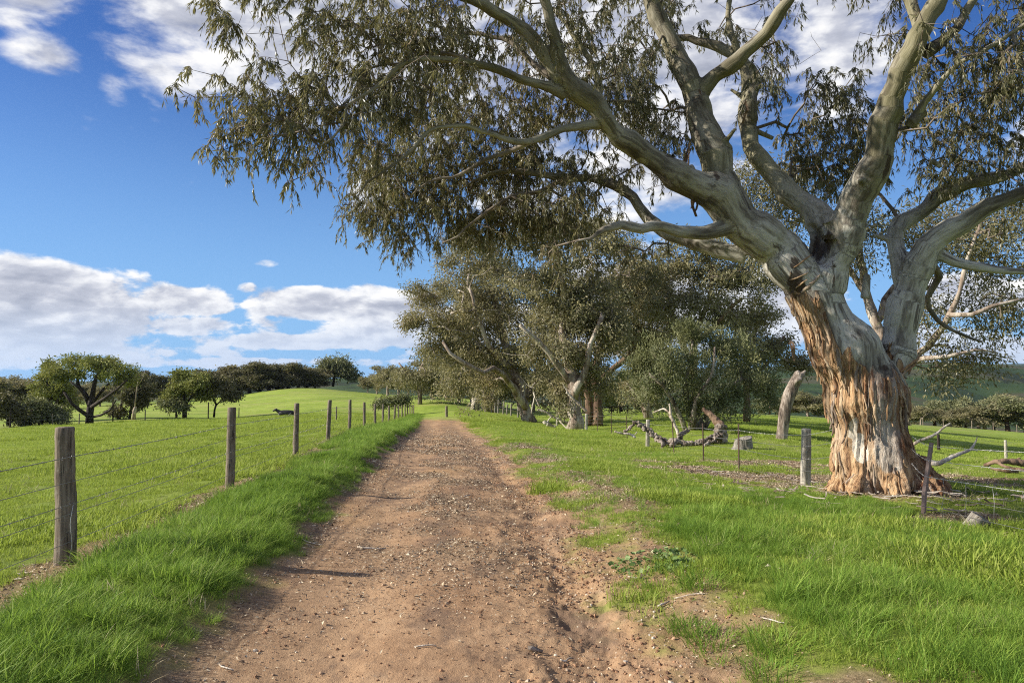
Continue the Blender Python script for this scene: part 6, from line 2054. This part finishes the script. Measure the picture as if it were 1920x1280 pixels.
    # separate tussocks standing on the bare edge
    for px, row, s, lab in ((1330, 1205, .55, 'dense grass tussock on the bare edge at the lower right'), (1285, 1182, .45, 'small grass tussock left of the dense one at the lower right edge'), (1310, 1095, .60, 'grass tussock in front of the low weeds'),
                            (1455, 1218, .60, 'wide grass tussock right of the dense one at the lower edge'), (1440, 1270, .5, 'grass tussock at the very bottom right of the track'), (400, 1165, .25, 'tiny grass seedling clump at the left edge of the track')):
        d = 1.7 * FPX / (row - HZ)
        for _ in range(6): d = (EYE - G(px, d)[2]) / -_dirz(row)
        p = G(px, d)
        t = None
        b = bpy.data.objects.new('grass_tussock', tuft_mesh('grass_tussock', 260, .26, .26, .007, M_VERGE, rng, .9))
        COL.objects.link(b)
        b.location = p; b.scale = (s * 1.3, s * 1.3, s)
        tag(b, lab, 'grass tussock', 'grass tussocks on the right edge of the track')


def weeds():
    rng = np.random.default_rng(52)
    mt, n = material('mallow_leaf')
    c = n.ramp(n.attr('tone'), [(0, (.10, .165, .045)), (.6, (.19, .28, .08)), (1, (.31, .37, .18))])
    n.surface(c, .6, None, .25, 0, .25, (.12, .22, .04))
    for px, row, rad, m, lab in ((1225, 1050, .42, 170, 'low spreading patch of round leaved weed at the right edge of the track'), (1355, 1012, .26, 130, 'darker clump of round leaved weed rising from the verge grass'), (1265, 1062, .2, 70, 'small pale round leaved weed right of the spreading patch')):
        d = 1.7 * FPX / (row - HZ)
        for _ in range(6): d = (EYE - G(px, d)[2]) / -_dirz(row)
        p = G(px, d)
        v, q, t = [], [], []
        for _ in range(m):
            a, r = rng.uniform(0, 6.28), rad * math.sqrt(rng.random())
            x, y = math.cos(a) * r, math.sin(a) * r
            z = gz(p[0] + x, p[1] + y) - p[2] + rng.uniform(.01, .075) * (1.2 - r / rad)
            R = rng.uniform(.012, .030)
            tl = rng.normal(size=2) * .5
            up = nrm(np.array([tl[0], tl[1] - .2, 1.0])); e1 = nrm(np.cross(up, [0, 1, .1])); e2 = np.cross(up, e1)
            k = len(v)
            v.append(np.array([x, y, z]) - up * R * .15)
            aa = np.linspace(0, 2 * math.pi, 8, endpoint=False)
            for j, th in enumerate(aa):
                v.append(np.array([x, y, z]) + (e1 * math.cos(th) + e2 * math.sin(th)) * R * (1 + .12 * (-1) ** j) + up * R * .2 * (-1) ** j)
            q += [(k, k + 1 + j, k + 1 + (j + 1) % 8) for j in range(8)]
            t += [rng.random()] * 8
        me = mesh_np('weed_patch', np.array(v), [np.array(q)], mt, True, {'tone': ('FACE', 'FLOAT', np.array(t))})
        o = link('weed_patch', me, loc=p, kind='stuff'); o['label'] = lab


def litter_and_gravel():
    rng = np.random.default_rng(54)
    mt, n = material('fallen_leaf')
    c = n.ramp(n.attr('tone'), [(0, (.07, .045, .028)), (.3, (.17, .115, .075)), (.5, (.34, .26, .17)), (.74, (.50, .41, .28)), (1, (.62, .54, .40))])
    n.surface(c, .7, None, .25)
    x, y, r = polar_points(1900000, 2.8, 48, 1000, rng)
    road, bare, lit = masks(x, y)
    xl, xr = road_edges(y)
    s = (x - xl) / (xr - xl)
    band = np.exp(-((s - .45) / .28) ** 2) * sst(y, 4.5, 8) + .6 * np.exp(-((s - 1.15) / .25) ** 2) + .35 * np.exp(-(s / .12) ** 2)
    nz = fbm(x * 1.1, y * .8, 241, 4)
    pr = np.maximum(road * (.035 + .85 * band * sst(nz, .30, .52)), .95 * lit * sst(nz, .2, .5))
    pr = pr * (1 - .7 * sst(y, 22, 40))
    k = rng.random(len(x)) < pr
    x, y, r = x[k], y[k], r[k]; m = len(x)
    L = rng.uniform(.016, .052, m) * (.75 + .25 * sst(r, 5, 8) + .5 * sst(r, 10, 25)) * (1 + .7 * (rng.random(m) < .05)); W = L * rng.uniform(.18, .42, m)
    a = rng.uniform(0, 6.28, m)
    d = np.stack([np.cos(a), np.sin(a), rng.normal(size=m) * .28], 1)
    z = ground_z(x, y) + .006
    v, f, t = leaves_at(np.stack([x, y, z], 1), d, L, W, rng, None)
    # lay them flat: width mostly level, with curl
    v = v.reshape(-1, 4, 3)
    wv = np.stack([-np.sin(a), np.cos(a), rng.normal(size=m) * .45], 1) * W[:, None] * .5
    mid = v[:, 0] + d * L[:, None] * .5 + np.array([0, 0, 1]) * (L * rng.uniform(0, .3, m))[:, None]
    v[:, 1] = mid + wv; v[:, 3] = mid - wv; v[:, 2] = v[:, 0] + d * L[:, None]
    tone = np.clip(rng.beta(1.6, 1.7, m), 0, 1)
    me = mesh_np('leaf_litter', v.reshape(-1, 3), [f], mt, False, {'tone': ('FACE', 'FLOAT', tone)})
    o = link('leaf_litter', me, kind='stuff'); o['label'] = 'dry fallen gum leaves and bark flakes strewn over the track'
    # shed bark lying about the foot of the great tree and along the fence
    b = Bag()
    for k in range(240):
        if k < 170:
            a_, r_ = rng.uniform(0, 6.28), rng.uniform(.75, 2.1)
            px_, py_ = TREE_XY[0] - .2 + math.cos(a_) * r_, TREE_XY[1] + math.sin(a_) * r_
        else:
            q = P(1400 + rng.uniform(-110, 130), 890, rng.uniform(13.5, 18)); px_, py_ = q[0], q[1]
        h_ = rng.uniform(0, 3.14); L_ = rng.uniform(.06, .38); w_ = rng.uniform(.008, .03)
        dv, sv = np.array([math.cos(h_), math.sin(h_), 0]), np.array([-math.sin(h_), math.cos(h_), 0])
        z_ = gz(px_, py_) + rng.uniform(.01, .06)
        pts = [np.array([px_, py_, z_]) + dv * L_ * (u - .5) + np.array([0, 0, 1]) * (rng.uniform(-.1, .3) * L_ * (u - .5) ** 2 * 2 + .01) + sv * L_ * .15 * (u - .5) ** 2 for u in np.linspace(0, 1, 5)]
        vv = np.array([[p_ - sv * w_, p_ + np.array([0, 0, w_ * .5]), p_ + sv * w_] for p_ in pts]).reshape(-1, 3)
        i = np.arange(4)[:, None] * 3
        b.add(vv, np.vstack([np.hstack([i, i + 1, i + 4, i + 3]), np.hstack([i + 1, i + 2, i + 5, i + 4])]))
    o = link('bark_litter', b.mesh('bark_litter', M_GUMBARK), kind='stuff'); o['label'] = 'shed bark strips lying about the foot of the great gum'
    # gravel and clods
    mg, n = material('gravel_stone')
    oi = n.new('ShaderNodeObjectInfo').outputs['Random']
    c = n.ramp(oi, [(0, (.10, .06, .04)), (.3, (.24, .135, .078)), (.6, (.36, .21, .12)), (.88, (.42, .30, .19)), (1, (.55, .49, .40))])
    n.surface(c, .9, None, .15)
    ms = []
    for k in range(8):
        import bmesh
        bm = bmesh.new()
        bmesh.ops.create_icosphere(bm, subdivisions=1, radius=1)
        for vv in bm.verts:
            vv.co *= rng.uniform(.65, 1.2)
            vv.co.z *= .65
        me = bpy.data.meshes.new('pebble'); bm.to_mesh(me); bm.free()
        me.materials.append(mg); ms.append(me)
    x, y, r = polar_points(700000, 2.8, 24, 1500, rng)
    road, bare, lit = masks(x, y)
    xl, xr = road_edges(y)
    s = (x - xl) / (xr - xl)
    nz = fbm(x * 1.5, y * 1.2, 251, 4)
    pr = road * (.20 + .8 * np.exp(-((s - .84) / .16) ** 2)) * sst(nz, .32, .62) + .12 * bare * (1 - road)
    k = rng.random(len(x)) < pr
    x, y = x[k], y[k]; m = len(x)
    sz = .0025 + .015 * rng.random(m) ** 7 + .0035 * rng.random(m)
    scatter('gravel', 'loose clods and small stones on the dirt track', np.stack([x, y, ground_z(x, y) + sz * .15], 1), rng.uniform(0, 6.28, m), sz, rng.integers(0, 8, m), rng.normal(size=(m, 2)) * .5, ms)
    print('litter', len(tone), 'gravel', m, flush=True)


grow_grass()
weeds()
litter_and_gravel()
# ------------------------------------------------------------------ thin air: far hills fade slightly
def haze():
    mt = bpy.data.materials.new('thin_air')
    mt.use_nodes = True
    n = NT(mt.node_tree)
    v = n.new('ShaderNodeVolumePrincipled')
    v.inputs['Color'].default_value = (.62, .78, 1.0, 1)
    v.inputs['Density'].default_value = .00004
    v.inputs['Anisotropy'].default_value = 0.2
    o = n.new('ShaderNodeOutputMaterial')
    n.l.new(v.outputs[0], o.inputs['Volume'])
    R, zb, zt = 4600.0, -80.0, 62.0
    vv = [(sx * R, sy * R, z) for z in (zb, zt) for sx, sy in ((-1, -1), (1, -1), (1, 1), (-1, 1))]
    f = [(3, 2, 1, 0), (4, 5, 6, 7), (0, 1, 5, 4), (1, 2, 6, 5), (2, 3, 7, 6), (3, 0, 4, 7)]
    ob = link('haze', mesh_np('haze', vv, [f], mt, False), kind='stuff')
    ob['label'] = 'pale blue air over the distant hills'


haze()
